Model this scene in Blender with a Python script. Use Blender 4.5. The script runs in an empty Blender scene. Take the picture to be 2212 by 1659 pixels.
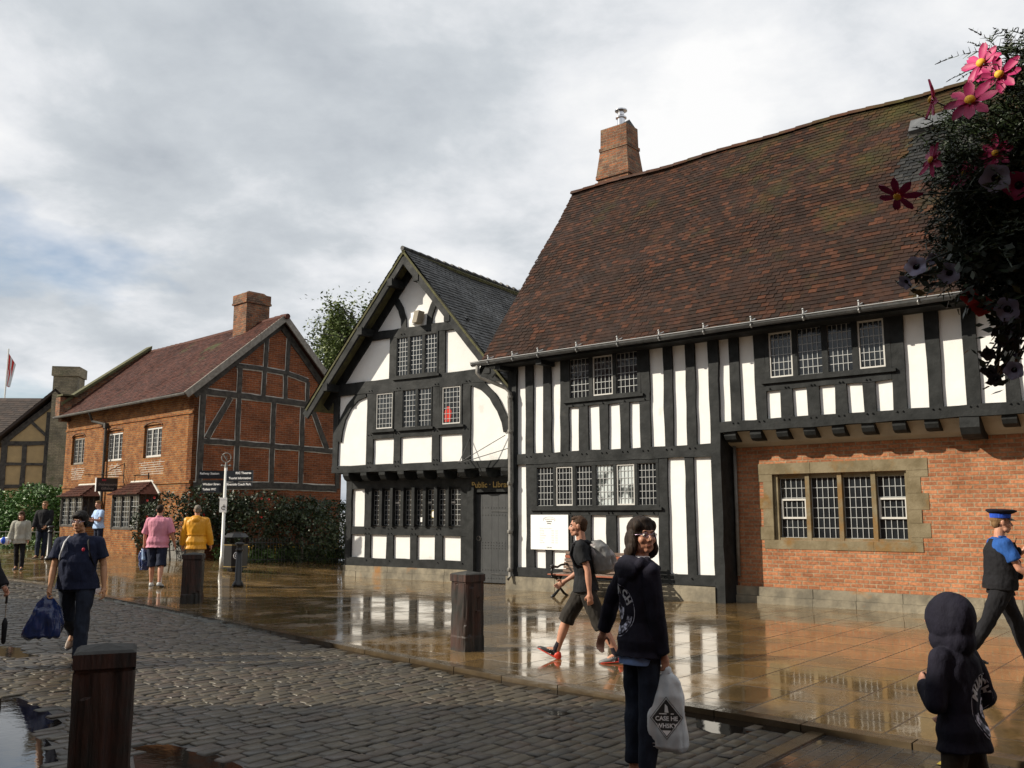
import bpy, math, random
import numpy as np
from mathutils import Vector, Matrix, noise
from mathutils.bvhtree import BVHTree
random.seed(7); np.random.seed(7)
PI=math.pi; R=math.radians
S=bpy.context.scene
# ---------------- camera, world, sun, exposure ----------------
cd=bpy.data.cameras.new('camera'); cam=bpy.data.objects.new('camera',cd); S.collection.objects.link(cam)
cd.sensor_width=36; cd.lens=36*1950/2212; cd.clip_start=.05; cd.clip_end=2000
EYE=1.65; PITCH=math.atan(285.5/1950)
cam.location=(0,0,EYE); cam.rotation_euler=(PI/2+PITCH,0,0); S.camera=cam
SUN_EL=R(31); SUN_TO=Vector((-.985*math.cos(SUN_EL),-.12*math.cos(SUN_EL),math.sin(SUN_EL))).normalized()
ld=bpy.data.lights.new('sun','SUN'); ld.energy=5.0; ld.angle=R(.6); ld.color=(1,.91,.76)
sun=bpy.data.objects.new('sun',ld); S.collection.objects.link(sun)
sun.rotation_euler=SUN_TO.to_track_quat('Z','Y').to_euler()
S.view_settings.view_transform='Standard'; S.view_settings.look='None'; S.view_settings.exposure=.25; S.view_settings.gamma=1
w=bpy.data.worlds.new('World'); S.world=w; w.use_nodes=True
nt=w.node_tree; nt.nodes.clear()
def N(nt,t,**k):
    n=nt.nodes.new(t)
    for a,b in k.items():
        if a[0]=='_': n.inputs[a[1:]].default_value=b
        elif a[0]=='i' and a[1:].isdigit(): n.inputs[int(a[1:])].default_value=b
        else: setattr(n,a,b)
    return n
def sky():
    L=nt.links.new
    out=N(nt,'ShaderNodeOutputWorld'); bg=N(nt,'ShaderNodeBackground',_Strength=.1)
    sk=N(nt,'ShaderNodeTexSky',sky_type='NISHITA',sun_disc=False,sun_elevation=SUN_EL,sun_rotation=math.atan2(SUN_TO.x,SUN_TO.y))
    tc=N(nt,'ShaderNodeTexCoord'); sp=N(nt,'ShaderNodeSeparateXYZ'); L(tc.outputs['Generated'],sp.inputs[0])
    z=N(nt,'ShaderNodeMath',operation='MAXIMUM',i1=0.0); L(sp.outputs[2],z.inputs[0])
    za=N(nt,'ShaderNodeMath',operation='ADD',i1=.28); L(z.outputs[0],za.inputs[0])
    dv=N(nt,'ShaderNodeVectorMath',operation='DIVIDE'); cb=N(nt,'ShaderNodeCombineXYZ')
    for i in range(3): L(za.outputs[0],cb.inputs[i])
    L(tc.outputs['Generated'],dv.inputs[0]); L(cb.outputs[0],dv.inputs[1])
    def ns(scale,det,off,rough=.55,dist=0):
        mp=N(nt,'ShaderNodeMapping'); mp.inputs['Location'].default_value=off
        L(dv.outputs[0],mp.inputs[0])
        n=N(nt,'ShaderNodeTexNoise',_Scale=scale,_Detail=det,_Roughness=rough,_Distortion=dist); L(mp.outputs[0],n.inputs['Vector']); return n.outputs[0]
    cover=ns(1.3,6,(3.1,.4,0)); shade=ns(1.0,7,(7.3,1.9,.6),.48,.1); fine=ns(3.6,9,(2.3,5.1,2),.58,.12)
    r1=N(nt,'ShaderNodeMapRange'); r1.inputs[1].default_value=.34; r1.inputs[2].default_value=.47; c1=N(nt,'ShaderNodeMath',operation='MULTIPLY_ADD',i1=.42); L(sp.outputs[2],c1.inputs[0]); L(cover,c1.inputs[2]); c2=N(nt,'ShaderNodeMath',operation='MULTIPLY_ADD',i1=.16); L(sp.outputs[0],c2.inputs[0]); L(c1.outputs[0],c2.inputs[2]); L(c2.outputs[0],r1.inputs[0])
    m1=N(nt,'ShaderNodeMath',operation='MULTIPLY',i1=.58); L(shade,m1.inputs[0])
    m2=N(nt,'ShaderNodeMath',operation='MULTIPLY_ADD',i1=.42); L(fine,m2.inputs[0]); L(m1.outputs[0],m2.inputs[2])
    # brighter clouds towards upper right, whiter low on the left
    cr=N(nt,'ShaderNodeValToRGB'); e=cr.color_ramp; e.elements[0].position=.35; e.elements[0].color=(.46,.50,.55,1)
    e.elements[1].position=.62; e.elements[1].color=(1.0,1.0,1.0,1); a=e.elements.new(.46); a.color=(.62,.66,.70,1); a=e.elements.new(.53); a.color=(.82,.84,.87,1)
    ax=N(nt,'ShaderNodeMath',operation='MULTIPLY_ADD',i1=.05); L(sp.outputs[0],ax.inputs[0]); L(m2.outputs[0],ax.inputs[2])
    L(ax.outputs[0],cr.inputs[0])
    sc=N(nt,'ShaderNodeVectorMath',operation='SCALE'); sc.inputs['Scale'].default_value=8.3; L(cr.outputs[0],sc.inputs[0])
    mx=N(nt,'ShaderNodeMix',data_type='RGBA'); L(r1.outputs[0],mx.inputs[0]); L(sk.outputs[0],mx.inputs[6]); L(sc.outputs[0],mx.inputs[7])
    L(mx.outputs[2],bg.inputs[0]); L(bg.outputs[0],out.inputs[0])
sky()
# ---------------- materials ----------------
MAT={}
def mat(name,c1,c2=None,scale=6,rough=.6,rough2=None,bump=0,bscale=None,metal=0,spec=.5,coord='Object',stretch=(1,1,1),detail=6,ramp=(.35,.65),dirt=None,dgrad=None,tone=None,coat=0,alpha=1,trans=0):
    m=bpy.data.materials.new(name); m.use_nodes=True; t=m.node_tree; L=t.links.new
    b=t.nodes['Principled BSDF']; b.inputs['Metallic'].default_value=metal; b.inputs['Roughness'].default_value=rough
    b.inputs['Specular IOR Level'].default_value=spec; b.inputs['Coat Weight'].default_value=coat; b.inputs['Transmission Weight'].default_value=trans
    c1=tuple(c1)+(1,); b.inputs['Base Color'].default_value=c1
    col=None
    if c2 is not None or bump or rough2 is not None:
        tc=N(t,'ShaderNodeTexCoord'); mp=N(t,'ShaderNodeMapping'); mp.inputs['Scale'].default_value=stretch
        L(tc.outputs[coord],mp.inputs[0])
        nz=N(t,'ShaderNodeTexNoise',_Scale=scale,_Detail=detail,_Roughness=.6); L(mp.outputs[0],nz.inputs['Vector'])
    if c2 is not None:
        cr=N(t,'ShaderNodeValToRGB'); cr.color_ramp.elements[0].position=ramp[0]; cr.color_ramp.elements[0].color=c1
        cr.color_ramp.elements[1].position=ramp[1]; cr.color_ramp.elements[1].color=tuple(c2)+(1,)
        L(nz.outputs[0],cr.inputs[0]); col=cr.outputs[0]
    if tone is not None:  # per-piece random colour: list of colours
        at=N(t,'ShaderNodeAttribute',attribute_name='tone'); cr2=N(t,'ShaderNodeValToRGB'); e=cr2.color_ramp; e.interpolation='LINEAR'
        for i,c in enumerate(tone):
            p=i/(len(tone)-1)
            if i==0: el=e.elements[0]
            elif i==len(tone)-1: el=e.elements[-1]
            else: el=e.elements.new(p)
            el.position=p; el.color=tuple(c)+(1,)
        L(at.outputs['Fac'],cr2.inputs[0])
        if col is None: col=cr2.outputs[0]
        else:
            mx=N(t,'ShaderNodeMix',data_type='RGBA',blend_type='MULTIPLY'); mx.inputs[0].default_value=1; L(cr2.outputs[0],mx.inputs[6]); L(col,mx.inputs[7]); col=mx.outputs[2]
    if dirt:  # (colour, scale, lo, hi)
        dn=N(t,'ShaderNodeTexNoise',_Scale=dirt[1],_Detail=8,_Roughness=.65); L(tc.outputs[coord],dn.inputs['Vector'])
        mr=N(t,'ShaderNodeMapRange'); mr.inputs[1].default_value=dirt[2]; mr.inputs[2].default_value=dirt[3]; src=dn.outputs[0]
        if dgrad:
            sx=N(t,'ShaderNodeSeparateXYZ'); L(tc.outputs[coord],sx.inputs[0]); ga=N(t,'ShaderNodeMath',operation='MULTIPLY_ADD',i1=dgrad[0]); L(sx.outputs[0],ga.inputs[0]); L(src,ga.inputs[2]); gb_=N(t,'ShaderNodeMath',operation='MULTIPLY_ADD',i1=dgrad[1]); L(sx.outputs[2],gb_.inputs[0]); L(ga.outputs[0],gb_.inputs[2]); gc=N(t,'ShaderNodeMath',operation='ADD',i1=dgrad[2]); L(gb_.outputs[0],gc.inputs[0]); src=gc.outputs[0]
        L(src,mr.inputs[0])
        mx=N(t,'ShaderNodeMix',data_type='RGBA'); L(mr.outputs[0],mx.inputs[0]); L(col,mx.inputs[6]); mx.inputs[7].default_value=tuple(dirt[0])+(1,); col=mx.outputs[2]
    if col is not None: L(col,b.inputs['Base Color'])
    if rough2 is not None:
        mr=N(t,'ShaderNodeMapRange'); mr.inputs[1].default_value=.35; mr.inputs[2].default_value=.65; mr.inputs[3].default_value=rough; mr.inputs[4].default_value=rough2
        n2=N(t,'ShaderNodeTexNoise',_Scale=scale*.6,_Detail=4); L(mp.outputs[0],n2.inputs['Vector']); L(n2.outputs[0],mr.inputs[0]); L(mr.outputs[0],b.inputs['Roughness'])
    if bump:
        bn=N(t,'ShaderNodeTexNoise',_Scale=bscale or scale*3,_Detail=5,_Roughness=.6); L(mp.outputs[0],bn.inputs['Vector'])
        bp=N(t,'ShaderNodeBump',_Strength=1); bp.inputs['Distance'].default_value=bump; L(bn.outputs[0],bp.inputs['Height']); L(bp.outputs[0],b.inputs['Normal'])
    MAT[name]=m; return m
def brickmat(name,ca,cb,mortar,bw=.225,bh=.075,ms=.012,rough=.85,tint=(.5,.5,.5),tint2=(1.25,1.2,1.1),bump=.006,squash=1,mort_bump=True,wet=False,moss=None,tscale=1.3,dist=.0):
    m=bpy.data.materials.new(name); m.use_nodes=True; t=m.node_tree; L=t.links.new; b=t.nodes['Principled BSDF']
    tc=N(t,'ShaderNodeTexCoord'); vec=tc.outputs['UV']
    if dist:
        dn=N(t,'ShaderNodeTexNoise',_Scale=2.0,_Detail=2); L(vec,dn.inputs['Vector'])
        sb=N(t,'ShaderNodeVectorMath',operation='SUBTRACT'); sb.inputs[1].default_value=(.5,.5,.5); L(dn.outputs['Color'],sb.inputs[0])
        sc=N(t,'ShaderNodeVectorMath',operation='SCALE'); sc.inputs['Scale'].default_value=dist; L(sb.outputs[0],sc.inputs[0])
        ad=N(t,'ShaderNodeVectorMath',operation='ADD'); L(vec,ad.inputs[0]); L(sc.outputs[0],ad.inputs[1]); vec=ad.outputs[0]
    br=N(t,'ShaderNodeTexBrick',_Scale=1.0); br.inputs['Brick Width'].default_value=bw; br.inputs['Row Height'].default_value=bh
    br.inputs['Mortar Size'].default_value=ms; br.inputs['Mortar Smooth'].default_value=.25; br.inputs['Bias'].default_value=0
    br.inputs['Color1'].default_value=tuple(ca)+(1,); br.inputs['Color2'].default_value=tuple(cb)+(1,); br.inputs['Mortar'].default_value=tuple(mortar)+(1,)
    L(vec,br.inputs['Vector'])
    # per-brick scatter of tone
    n1=N(t,'ShaderNodeTexNoise',_Scale=tscale,_Detail=8,_Roughness=.7); L(tc.outputs['UV'],n1.inputs['Vector'])
    cr=N(t,'ShaderNodeValToRGB'); cr.color_ramp.elements[0].position=.33; cr.color_ramp.elements[0].color=tuple(tint)+(1,); cr.color_ramp.elements[1].position=.68; cr.color_ramp.elements[1].color=tuple(tint2)+(1,)
    L(n1.outputs[0],cr.inputs[0])
    wn=N(t,'ShaderNodeTexNoise',_Scale=22,_Detail=3); L(tc.outputs['UV'],wn.inputs['Vector'])
    mr=N(t,'ShaderNodeMapRange'); mr.inputs[1].default_value=.3; mr.inputs[2].default_value=.7; mr.inputs[3].default_value=.75; mr.inputs[4].default_value=1.25; L(wn.outputs[0],mr.inputs[0])
    mx=N(t,'ShaderNodeMix',data_type='RGBA',blend_type='MULTIPLY'); mx.inputs[0].default_value=1; L(br.outputs['Color'],mx.inputs[6]); L(cr.outputs[0],mx.inputs[7])
    sc=N(t,'ShaderNodeVectorMath',operation='SCALE'); L(mx.outputs[2],sc.inputs[0]); L(mr.outputs[0],sc.inputs['Scale']); col=sc.outputs[0]
    if moss:
        n3=N(t,'ShaderNodeTexNoise',_Scale=moss[1],_Detail=8,_Roughness=.7); L(tc.outputs['UV'],n3.inputs['Vector'])
        m3=N(t,'ShaderNodeMapRange'); m3.inputs[1].default_value=moss[2]; m3.inputs[2].default_value=moss[3]; L(n3.outputs[0],m3.inputs[0])
        mm=N(t,'ShaderNodeMix',data_type='RGBA'); L(m3.outputs[0],mm.inputs[0]); L(col,mm.inputs[6]); mm.inputs[7].default_value=tuple(moss[0])+(1,); col=mm.outputs[2]
    L(col,b.inputs['Base Color']); b.inputs['Roughness'].default_value=rough
    inv=N(t,'ShaderNodeMath',operation='SUBTRACT',i0=1.0); L(br.outputs['Fac'],inv.inputs[1])
    ad=N(t,'ShaderNodeMath',operation='MULTIPLY_ADD',i1=.5 if not wet else .12); 
    bn=N(t,'ShaderNodeTexNoise',_Scale=30 if not wet else 9,_Detail=4); L(tc.outputs['UV'],bn.inputs['Vector']); L(bn.outputs[0],ad.inputs[0]); L(inv.outputs[0],ad.inputs[2])
    bp=N(t,'ShaderNodeBump',_Strength=1); bp.inputs['Distance'].default_value=bump; L(ad.outputs[0],bp.inputs['Height']); L(bp.outputs[0],b.inputs['Normal'])
    if wet:
        n4=N(t,'ShaderNodeTexNoise',_Scale=1.1,_Detail=6,_Roughness=.6); L(tc.outputs['UV'],n4.inputs['Vector'])
        m4=N(t,'ShaderNodeMapRange'); m4.inputs[1].default_value=.47; m4.inputs[2].default_value=.72; m4.inputs[3].default_value=.035; m4.inputs[4].default_value=wet; L(n4.outputs[0],m4.inputs[0]); L(m4.outputs[0],b.inputs['Roughness'])
        m5=N(t,'ShaderNodeMath',operation='MULTIPLY_ADD',i1=.25); L(br.outputs['Fac'],m5.inputs[0]); L(m4.outputs[0],m5.inputs[2]); L(m5.outputs[0],b.inputs['Roughness'])
    b.inputs['Specular IOR Level'].default_value=.2 if not wet else 1.0
    if wet: b.inputs['Coat Weight'].default_value=.35; b.inputs['Coat Roughness'].default_value=.10
    MAT[name]=m; return m
mat('plaster',(.80,.80,.79),(.74,.74,.72),scale=3,rough=.85,bump=.003,bscale=14,ramp=(.3,.75),dirt=((.50,.48,.43),1.1,.62,.80))
mat('timber',(.010,.0115,.012),(.023,.025,.026),scale=5,rough=.55,rough2=.75,bump=.006,bscale=14,spec=.2,stretch=(1,1,1),dirt=((.06,.055,.045),2.2,.64,.84))
mat('old_timber',(.022,.019,.017),(.07,.062,.052),scale=7,rough=.8,bump=.008,bscale=16)
mat('door_paint',(.022,.025,.028),(.034,.037,.04),scale=5,rough=.5,rough2=.65,bump=.002,bscale=20)
mat('lead_came',(.36,.37,.37),rough=.5,metal=.2)
mat('white_frame',(.55,.54,.51),rough=.5)
mat('old_frame',(.16,.14,.115),(.26,.24,.21),scale=9,rough=.7)
mat('glass',(.010,.012,.014),(.02,.024,.028),scale=1.5,rough=.03,bump=.010,bscale=4.2,spec=.6)
mat('glass_pale',(.55,.60,.60),(.06,.07,.07),scale=2.2,rough=.05,bump=.003,bscale=3,spec=.6,ramp=(.5,.56))
mat('glass_red',(.45,.03,.04),(.03,.01,.012),scale=2.6,rough=.05,bump=.003,bscale=3,spec=.6,ramp=(.47,.52))
mat('gutter_iron',(.03,.032,.034),(.06,.062,.062),scale=8,rough=.45,bump=.002)
mat('pipe_grey',(.12,.115,.105),(.22,.21,.19),scale=7,rough=.6,bump=.002)
mat('lead_sheet',(.07,.075,.08),(.12,.125,.13),scale=4,rough=.55,bump=.004)
mat('steel',(.62,.62,.64),rough=.18,metal=1)
mat('stone',(.135,.105,.055),(.22,.18,.11),scale=3.5,rough=.85,bump=.008,bscale=14,dirt=((.19,.105,.03),1.6,.50,.62))
mat('plinth_stone',(.13,.115,.085),(.27,.235,.17),scale=3,rough=.85,bump=.012,bscale=10,dirt=((.30,.15,.05),1.3,.58,.70))
mat('grey_stone',(.13,.13,.12),(.22,.215,.20),scale=4,rough=.9,bump=.01)
mat('joist_soffit',(.36,.32,.25),(.28,.25,.2),scale=3,rough=.9)
brickmat('brick_range',(.41,.180,.090),(.27,.115,.060),(.28,.21,.14),bump=.006,tint=(.72,.62,.55),tint2=(1.35,1.32,1.3))
brickmat('brick_old',(.31,.105,.027),(.17,.054,.019),(.24,.16,.08),bw=.22,bh=.07,ms=.010,bump=.014,tint=(.55,.45,.4),tint2=(1.3,1.5,1.55),dist=.03,tscale=2.6)
brickmat('brick_side',(.27,.082,.030),(.155,.048,.022),(.24,.15,.10),bw=.22,bh=.07,ms=.009,bump=.010,tint=(.6,.6,.6),tint2=(1.3,1.25,1.2),dist=.03)
brickmat('brick_chimney',(.27,.105,.05),(.11,.07,.052),(.20,.15,.11),bump=.012,tint=(.5,.5,.5),tint2=(1.4,1.3,1.2),tscale=3,moss=((.17,.16,.10),3,.55,.7))
brickmat('brick_yellow',(.33,.29,.21),(.24,.21,.15),(.22,.2,.16),bump=.01,moss=((.10,.12,.06),1.5,.55,.7))
mat('tile_range',(1,1,1),(.7,.62,.6),scale=5,rough=.6,rough2=.85,spec=.2,bump=.006,bscale=22,tone=[(.022,.013,.009),(.029,.015,.010),(.036,.0175,.011),(.044,.020,.0115),(.056,.0235,.0125),(.085,.032,.016)],dirt=((.052,.050,.012),1.1,.56,.92),dgrad=(.018,.035,-.26),coord='Object')
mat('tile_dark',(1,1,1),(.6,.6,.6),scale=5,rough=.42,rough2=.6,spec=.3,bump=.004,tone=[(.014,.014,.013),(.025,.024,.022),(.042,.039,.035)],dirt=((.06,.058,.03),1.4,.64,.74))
mat('tile_brick_house',(1,1,1),(.75,.7,.7),scale=5,rough=.75,spec=.2,bump=.006,tone=[(.045,.016,.011),(.068,.024,.016),(.095,.032,.021),(.08,.030,.02)],dirt=((.07,.075,.03),.9,.6,.72))
mat('tile_cottage',(1,1,1),(.75,.7,.7),scale=5,rough=.8,tone=[(.03,.02,.016),(.045,.03,.022),(.06,.038,.028)])
mat('mortar_white',(.62,.60,.55),(.45,.43,.38),scale=12,rough=.9)
mat('ochre_plaster',(.42,.30,.15),(.34,.245,.125),scale=3,rough=.9)
mat('moss_edge',(.06,.055,.03),(.10,.10,.04),scale=7,rough=.95,bump=.02)
brickmat('paving',(.20,.130,.054),(.125,.085,.040),(.05,.036,.02),bw=.78,bh=.60,ms=.012,bump=.004,wet=.5,tint=(.6,.62,.66),tint2=(1.25,1.15,1.0),tscale=.8)
brickmat('block_paving',(.045,.042,.04),(.03,.028,.027),(.012,.012,.012),bw=.2,bh=.1,ms=.006,bump=.003,wet=.4,tint=(.7,.7,.7),tint2=(1.2,1.2,1.2))
mat('kerb_stone',(.055,.040,.024),(.085,.062,.036),scale=4,rough=.06,rough2=.3,bump=.003,bscale=18)
mat('cobble',(1,1,1),(.72,.72,.72),scale=9,rough=.34,rough2=.54,bump=.0025,bscale=42,tone=[(.032,.024,.012),(.045,.034,.017),(.062,.047,.022),(.054,.034,.017),(.036,.031,.020)])
mat('cobble_bed',(.018,.015,.012),(.035,.03,.022),scale=8,rough=.3,bump=.01,bscale=30)
mat('water',(.012,.010,.008),rough=.015,bump=.0012,bscale=5,scale=3,spec=.6)
mat('ground_far',(.05,.05,.045),(.08,.075,.06),scale=.5,rough=.8)
mat('grass_leaf',(1,1,1),(.8,.8,.8),scale=5,rough=.6,tone=[(.03,.07,.012),(.06,.12,.02),(.09,.15,.03)])
mat('hedge_leaf',(1,1,1),(.8,.8,.8),scale=3,rough=.55,tone=[(.03,.085,.01),(.055,.14,.018),(.08,.18,.025)])
mat('dark_leaf',(1,1,1),(.75,.75,.75),scale=3,rough=.5,tone=[(.008,.018,.005),(.017,.034,.009),(.036,.058,.013)])
mat('birch_leaf',(1,1,1),(.8,.8,.8),scale=3,rough=.55,tone=[(.06,.09,.02),(.11,.15,.03),(.17,.22,.05)])
mat('bark',(.06,.05,.04),(.12,.11,.10),scale=8,rough=.9,bump=.01)
mat('soil',(.03,.02,.014),(.05,.035,.02),scale=8,rough=.95,bump=.02)
mat('leaf_bud',(.035,.03,.04),rough=.6); mat('red_petal',(.45,.02,.015),rough=.6); mat('yellow_petal',(.8,.45,.03),rough=.6)
mat('pink_petal',(.50,.022,.15),(.33,.012,.09),scale=30,rough=.55,stretch=(1,1,1)); mat('white_petal',(.27,.27,.42),(.36,.37,.50),scale=20,rough=.6); mat('dark_eye',(.03,.01,.05),rough=.7)
mat('bollard_wood',(.010,.008,.007),(.060,.024,.016),scale=4.5,rough=.42,rough2=.75,bump=.02,bscale=9,stretch=(3,3,.35),dirt=((.020,.020,.018),1.6,.42,.56))
mat('bollard_top',(.022,.022,.020),(.05,.05,.046),scale=10,rough=.75,spec=.3,bump=.004)
mat('black_paint',(.010,.010,.011),rough=.38,spec=.45); mat('dark_sign',(.012,.016,.022),rough=.3)
mat('pole_paint',(.70,.70,.66),rough=.3); mat('gold',(.36,.25,.08),rough=.5,metal=.4); mat('white_paint',(.8,.8,.8),rough=.5)
mat('sign_white',(.85,.85,.84),rough=.4); mat('grey_ink',(.55,.57,.60),rough=.6); mat('blue_ink',(.25,.33,.5),rough=.6); mat('black_ink',(.03,.03,.03),rough=.6); mat('red_ink',(.5,.02,.05),rough=.6); mat('pale_ink',(.30,.26,.24),rough=.6)
mat('yellow_line',(.55,.42,.06),(.4,.3,.05),scale=20,rough=.4)
mat('bench_wood',(.12,.075,.055),(.22,.15,.11),scale=6,rough=.45,bump=.003,stretch=(.3,3,3)); mat('bench_wood_red',(.26,.07,.035),(.32,.11,.06),scale=6,rough=.4)
mat('skin',(.42,.20,.13),(.52,.27,.18),scale=9,rough=.5,spec=.4); mat('skin_tan',(.40,.205,.115),(.48,.26,.15),scale=9,rough=.5,spec=.4)
mat('lip',(.30,.09,.07),rough=.5); mat('eye_white',(.6,.58,.55),rough=.2); mat('iris',(.02,.012,.01),rough=.15)
def cloth(n,a,b=None,rough=.85,bump=.022): return mat(n,a,b or tuple(x*1.5 for x in a),scale=7,rough=rough,bump=bump,bscale=8.5,spec=.25,stretch=(1,1,.6))
cloth('navy_polo',(.010,.014,.034)); cloth('denim',(.008,.011,.020),(.018,.026,.045)); cloth('black_cloth',(.007,.007,.009)); cloth('hoodie',(.006,.006,.013),(.012,.011,.022))
cloth('black_tee',(.010,.011,.013)); cloth('cargo',(.018,.016,.014),(.03,.026,.022)); cloth('pink_shirt',(.56,.21,.29),(.64,.28,.36)); cloth('navy_short',(.010,.014,.030))
mat('yellow_jacket',(.62,.27,.008),(.72,.34,.015),scale=5,rough=.5,bump=.003,bscale=20); cloth('beige',(.28,.25,.18)); cloth('grey_jacket',(.30,.29,.24),(.42,.41,.36)); cloth('pale_blue',(.30,.42,.62)); cloth('pcso_blue',(.015,.06,.22),(.02,.085,.30)); cloth('royal',(.02,.07,.42))
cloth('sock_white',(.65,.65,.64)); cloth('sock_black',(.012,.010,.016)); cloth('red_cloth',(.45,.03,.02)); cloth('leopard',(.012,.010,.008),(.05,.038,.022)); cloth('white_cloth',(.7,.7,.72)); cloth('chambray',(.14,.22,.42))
mat('shoe_dark',(.03,.03,.032),rough=.4); mat('shoe_red',(.62,.05,.025),rough=.5); mat('shoe_white',(.55,.55,.53),rough=.5); mat('shoe_grey',(.16,.16,.16),rough=.5); mat('shoe_black',(.008,.008,.008),rough=.2); mat('shoe_brown',(.12,.07,.04),rough=.5)
def hairm(n,a,b): return mat(n,a,b,scale=22,rough=.6,bump=.006,bscale=40,stretch=(3,3,.25),spec=.18)
hairm('hair_black',(.006,.005,.005),(.016,.013,.012)); hairm('hair_brown',(.035,.018,.010),(.075,.04,.022)); hairm('hair_dkbrown',(.012,.008,.006),(.035,.022,.015)); hairm('hair_grey',(.12,.10,.08),(.24,.21,.17)); hairm('hair_sandy',(.14,.075,.035),(.22,.13,.06))
mat('blue_plastic',(.010,.022,.085),(.015,.035,.13),scale=6,rough=.25,bump=.012,bscale=9); mat('white_plastic',(.52,.58,.62),(.62,.66,.68),scale=5,rough=.35,bump=.008,bscale=9); mat('pack_grey',(.12,.11,.105),(.30,.27,.27),scale=9,rough=.6,bump=.003,ramp=(.42,.55)); mat('pack_grey2',(.12,.12,.118),(.18,.178,.175),scale=6,rough=.45); mat('strap_grey',(.45,.46,.48),rough=.5)
mat('emblem',(.02,.02,.04),(.60,.62,.75),scale=26,rough=.6,ramp=(.44,.56),detail=3); mat('glasses',(.42,.32,.44),rough=.25,metal=.6)
mat('flag_white',(.6,.6,.6),rough=.8)
# ---------------- mesh helpers ----------------
class MB:
    def __init__(s): s.v=[]; s.f=[]; s.m=[]; s.t=[]
    def add(s,vs,fs,m=0,t=0.):
        o=len(s.v); s.v+= [tuple(p) for p in vs]; s.f+=[tuple(i+o for i in f) for f in fs]; s.m+=[m]*len(fs); s.t+=[t]*len(fs); return s
    def box(s,x0,x1,y0,y1,z0,z1,m=0,t=0.):
        return s.add([(x0,y0,z0),(x1,y0,z0),(x1,y1,z0),(x0,y1,z0),(x0,y0,z1),(x1,y0,z1),(x1,y1,z1),(x0,y1,z1)],[(0,3,2,1),(4,5,6,7),(0,1,5,4),(1,2,6,5),(2,3,7,6),(3,0,4,7)],m,t)
    def prism(s,pts,y0,y1,m=0):   # polygon in xz, extruded in y
        a=sum(pts[i][0]*pts[(i+1)%len(pts)][1]-pts[(i+1)%len(pts)][0]*pts[i][1] for i in range(len(pts)))
        if a<0: pts=pts[::-1]
        n=len(pts); v=[(x,y0,z) for x,z in pts]+[(x,y1,z) for x,z in pts]
        return s.add(v,[tuple(range(n)),tuple(range(2*n-1,n-1,-1))]+[(i,i+n,(i+1)%n+n,(i+1)%n) for i in range(n)],m)
    def tube(s,path,r,n=8,m=0,cap=True):
        P=[Vector(p) for p in path]; rs=r if isinstance(r,(list,tuple)) else [r]*len(P); vs=[]; fs=[]
        for i,p in enumerate(P):
            d=(P[min(i+1,len(P)-1)]-P[max(i-1,0)]); d=d.normalized() if d.length>1e-9 else Vector((0,0,1))
            a=d.cross(Vector((0,0,1))) if abs(d.z)<.95 else d.cross(Vector((1,0,0))); a.normalize(); b=d.cross(a)
            for k in range(n):
                th=2*PI*k/n; vs.append(p+(a*math.cos(th)+b*math.sin(th))*rs[i])
        for i in range(len(P)-1):
            for k in range(n): fs.append((i*n+k,(i+1)*n+k,(i+1)*n+(k+1)%n,i*n+(k+1)%n))
        if cap: fs+= [tuple(range(n)),tuple((len(P)-1)*n+k for k in range(n-1,-1,-1))]
        return s.add(vs,fs,m)
    def lathe(s,prof,n=16,c=(0,0,0),m=0):  # (r,z)
        vs=[(c[0]+r*math.cos(2*PI*k/n),c[1]+r*math.sin(2*PI*k/n),c[2]+z) for r,z in prof for k in range(n)]
        fs=[(i*n+k,i*n+(k+1)%n,(i+1)*n+(k+1)%n,(i+1)*n+k) for i in range(len(prof)-1) for k in range(n)]
        fs+=[tuple(range(n-1,-1,-1)),tuple((len(prof)-1)*n+k for k in range(n))]
        return s.add(vs,fs,m)
    def timber(s,path,w,y0,y1,j=.011,seg=.35,m=0):  # hewn bar following a path in xz
        pts=[]
        for a,b in zip(path[:-1],path[1:]):
            L_=math.dist(a,b); n=max(1,int(L_/seg))
            for i in range(n): pts.append((a[0]+(b[0]-a[0])*i/n,a[1]+(b[1]-a[1])*i/n))
        pts.append(path[-1]); vs=[]; n=len(pts)
        for i,p in enumerate(pts):
            q0=pts[max(i-1,0)]; q1=pts[min(i+1,n-1)]; dx,dz=q1[0]-q0[0],q1[1]-q0[1]; l=math.hypot(dx,dz); nx,nz=-dz/l,dx/l
            wa=(w if not isinstance(w,(list,tuple)) else w[0]+(w[1]-w[0])*i/(n-1))/2
            ja,jb,jy=[random.uniform(-j,j) for _ in range(3)]
            if i in (0,n-1): jy=0
            vs+=[(p[0]+nx*(wa+ja),y0+jy*.5,p[1]+nz*(wa+ja)),(p[0]-nx*(wa+jb),y0+jy*.5,p[1]-nz*(wa+jb)),(p[0]-nx*(wa+jb),y1,p[1]-nz*(wa+jb)),(p[0]+nx*(wa+ja),y1,p[1]+nz*(wa+ja))]
        fs=[(0,1,2,3),tuple((n-1)*4+k for k in (3,2,1,0))]
        for i in range(n-1):
            for k in range(4): fs.append((i*4+k,(i+1)*4+k,(i+1)*4+(k+1)%4,i*4+(k+1)%4))
        return s.add(vs,fs,m)
    def build(s,name,mats,parent=None,smooth=False,**tags):
        me=bpy.data.meshes.new(name); me.from_pydata(s.v,[],s.f)
        if isinstance(mats,str): mats=[mats]
        for q in mats: me.materials.append(MAT[q])
        me.polygons.foreach_set('material_index',s.m)
        if smooth: me.polygons.foreach_set('use_smooth',[True]*len(s.f))
        finish(me,s.t if any(s.t) else None)
        return link(name,me,parent,**tags)
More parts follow.
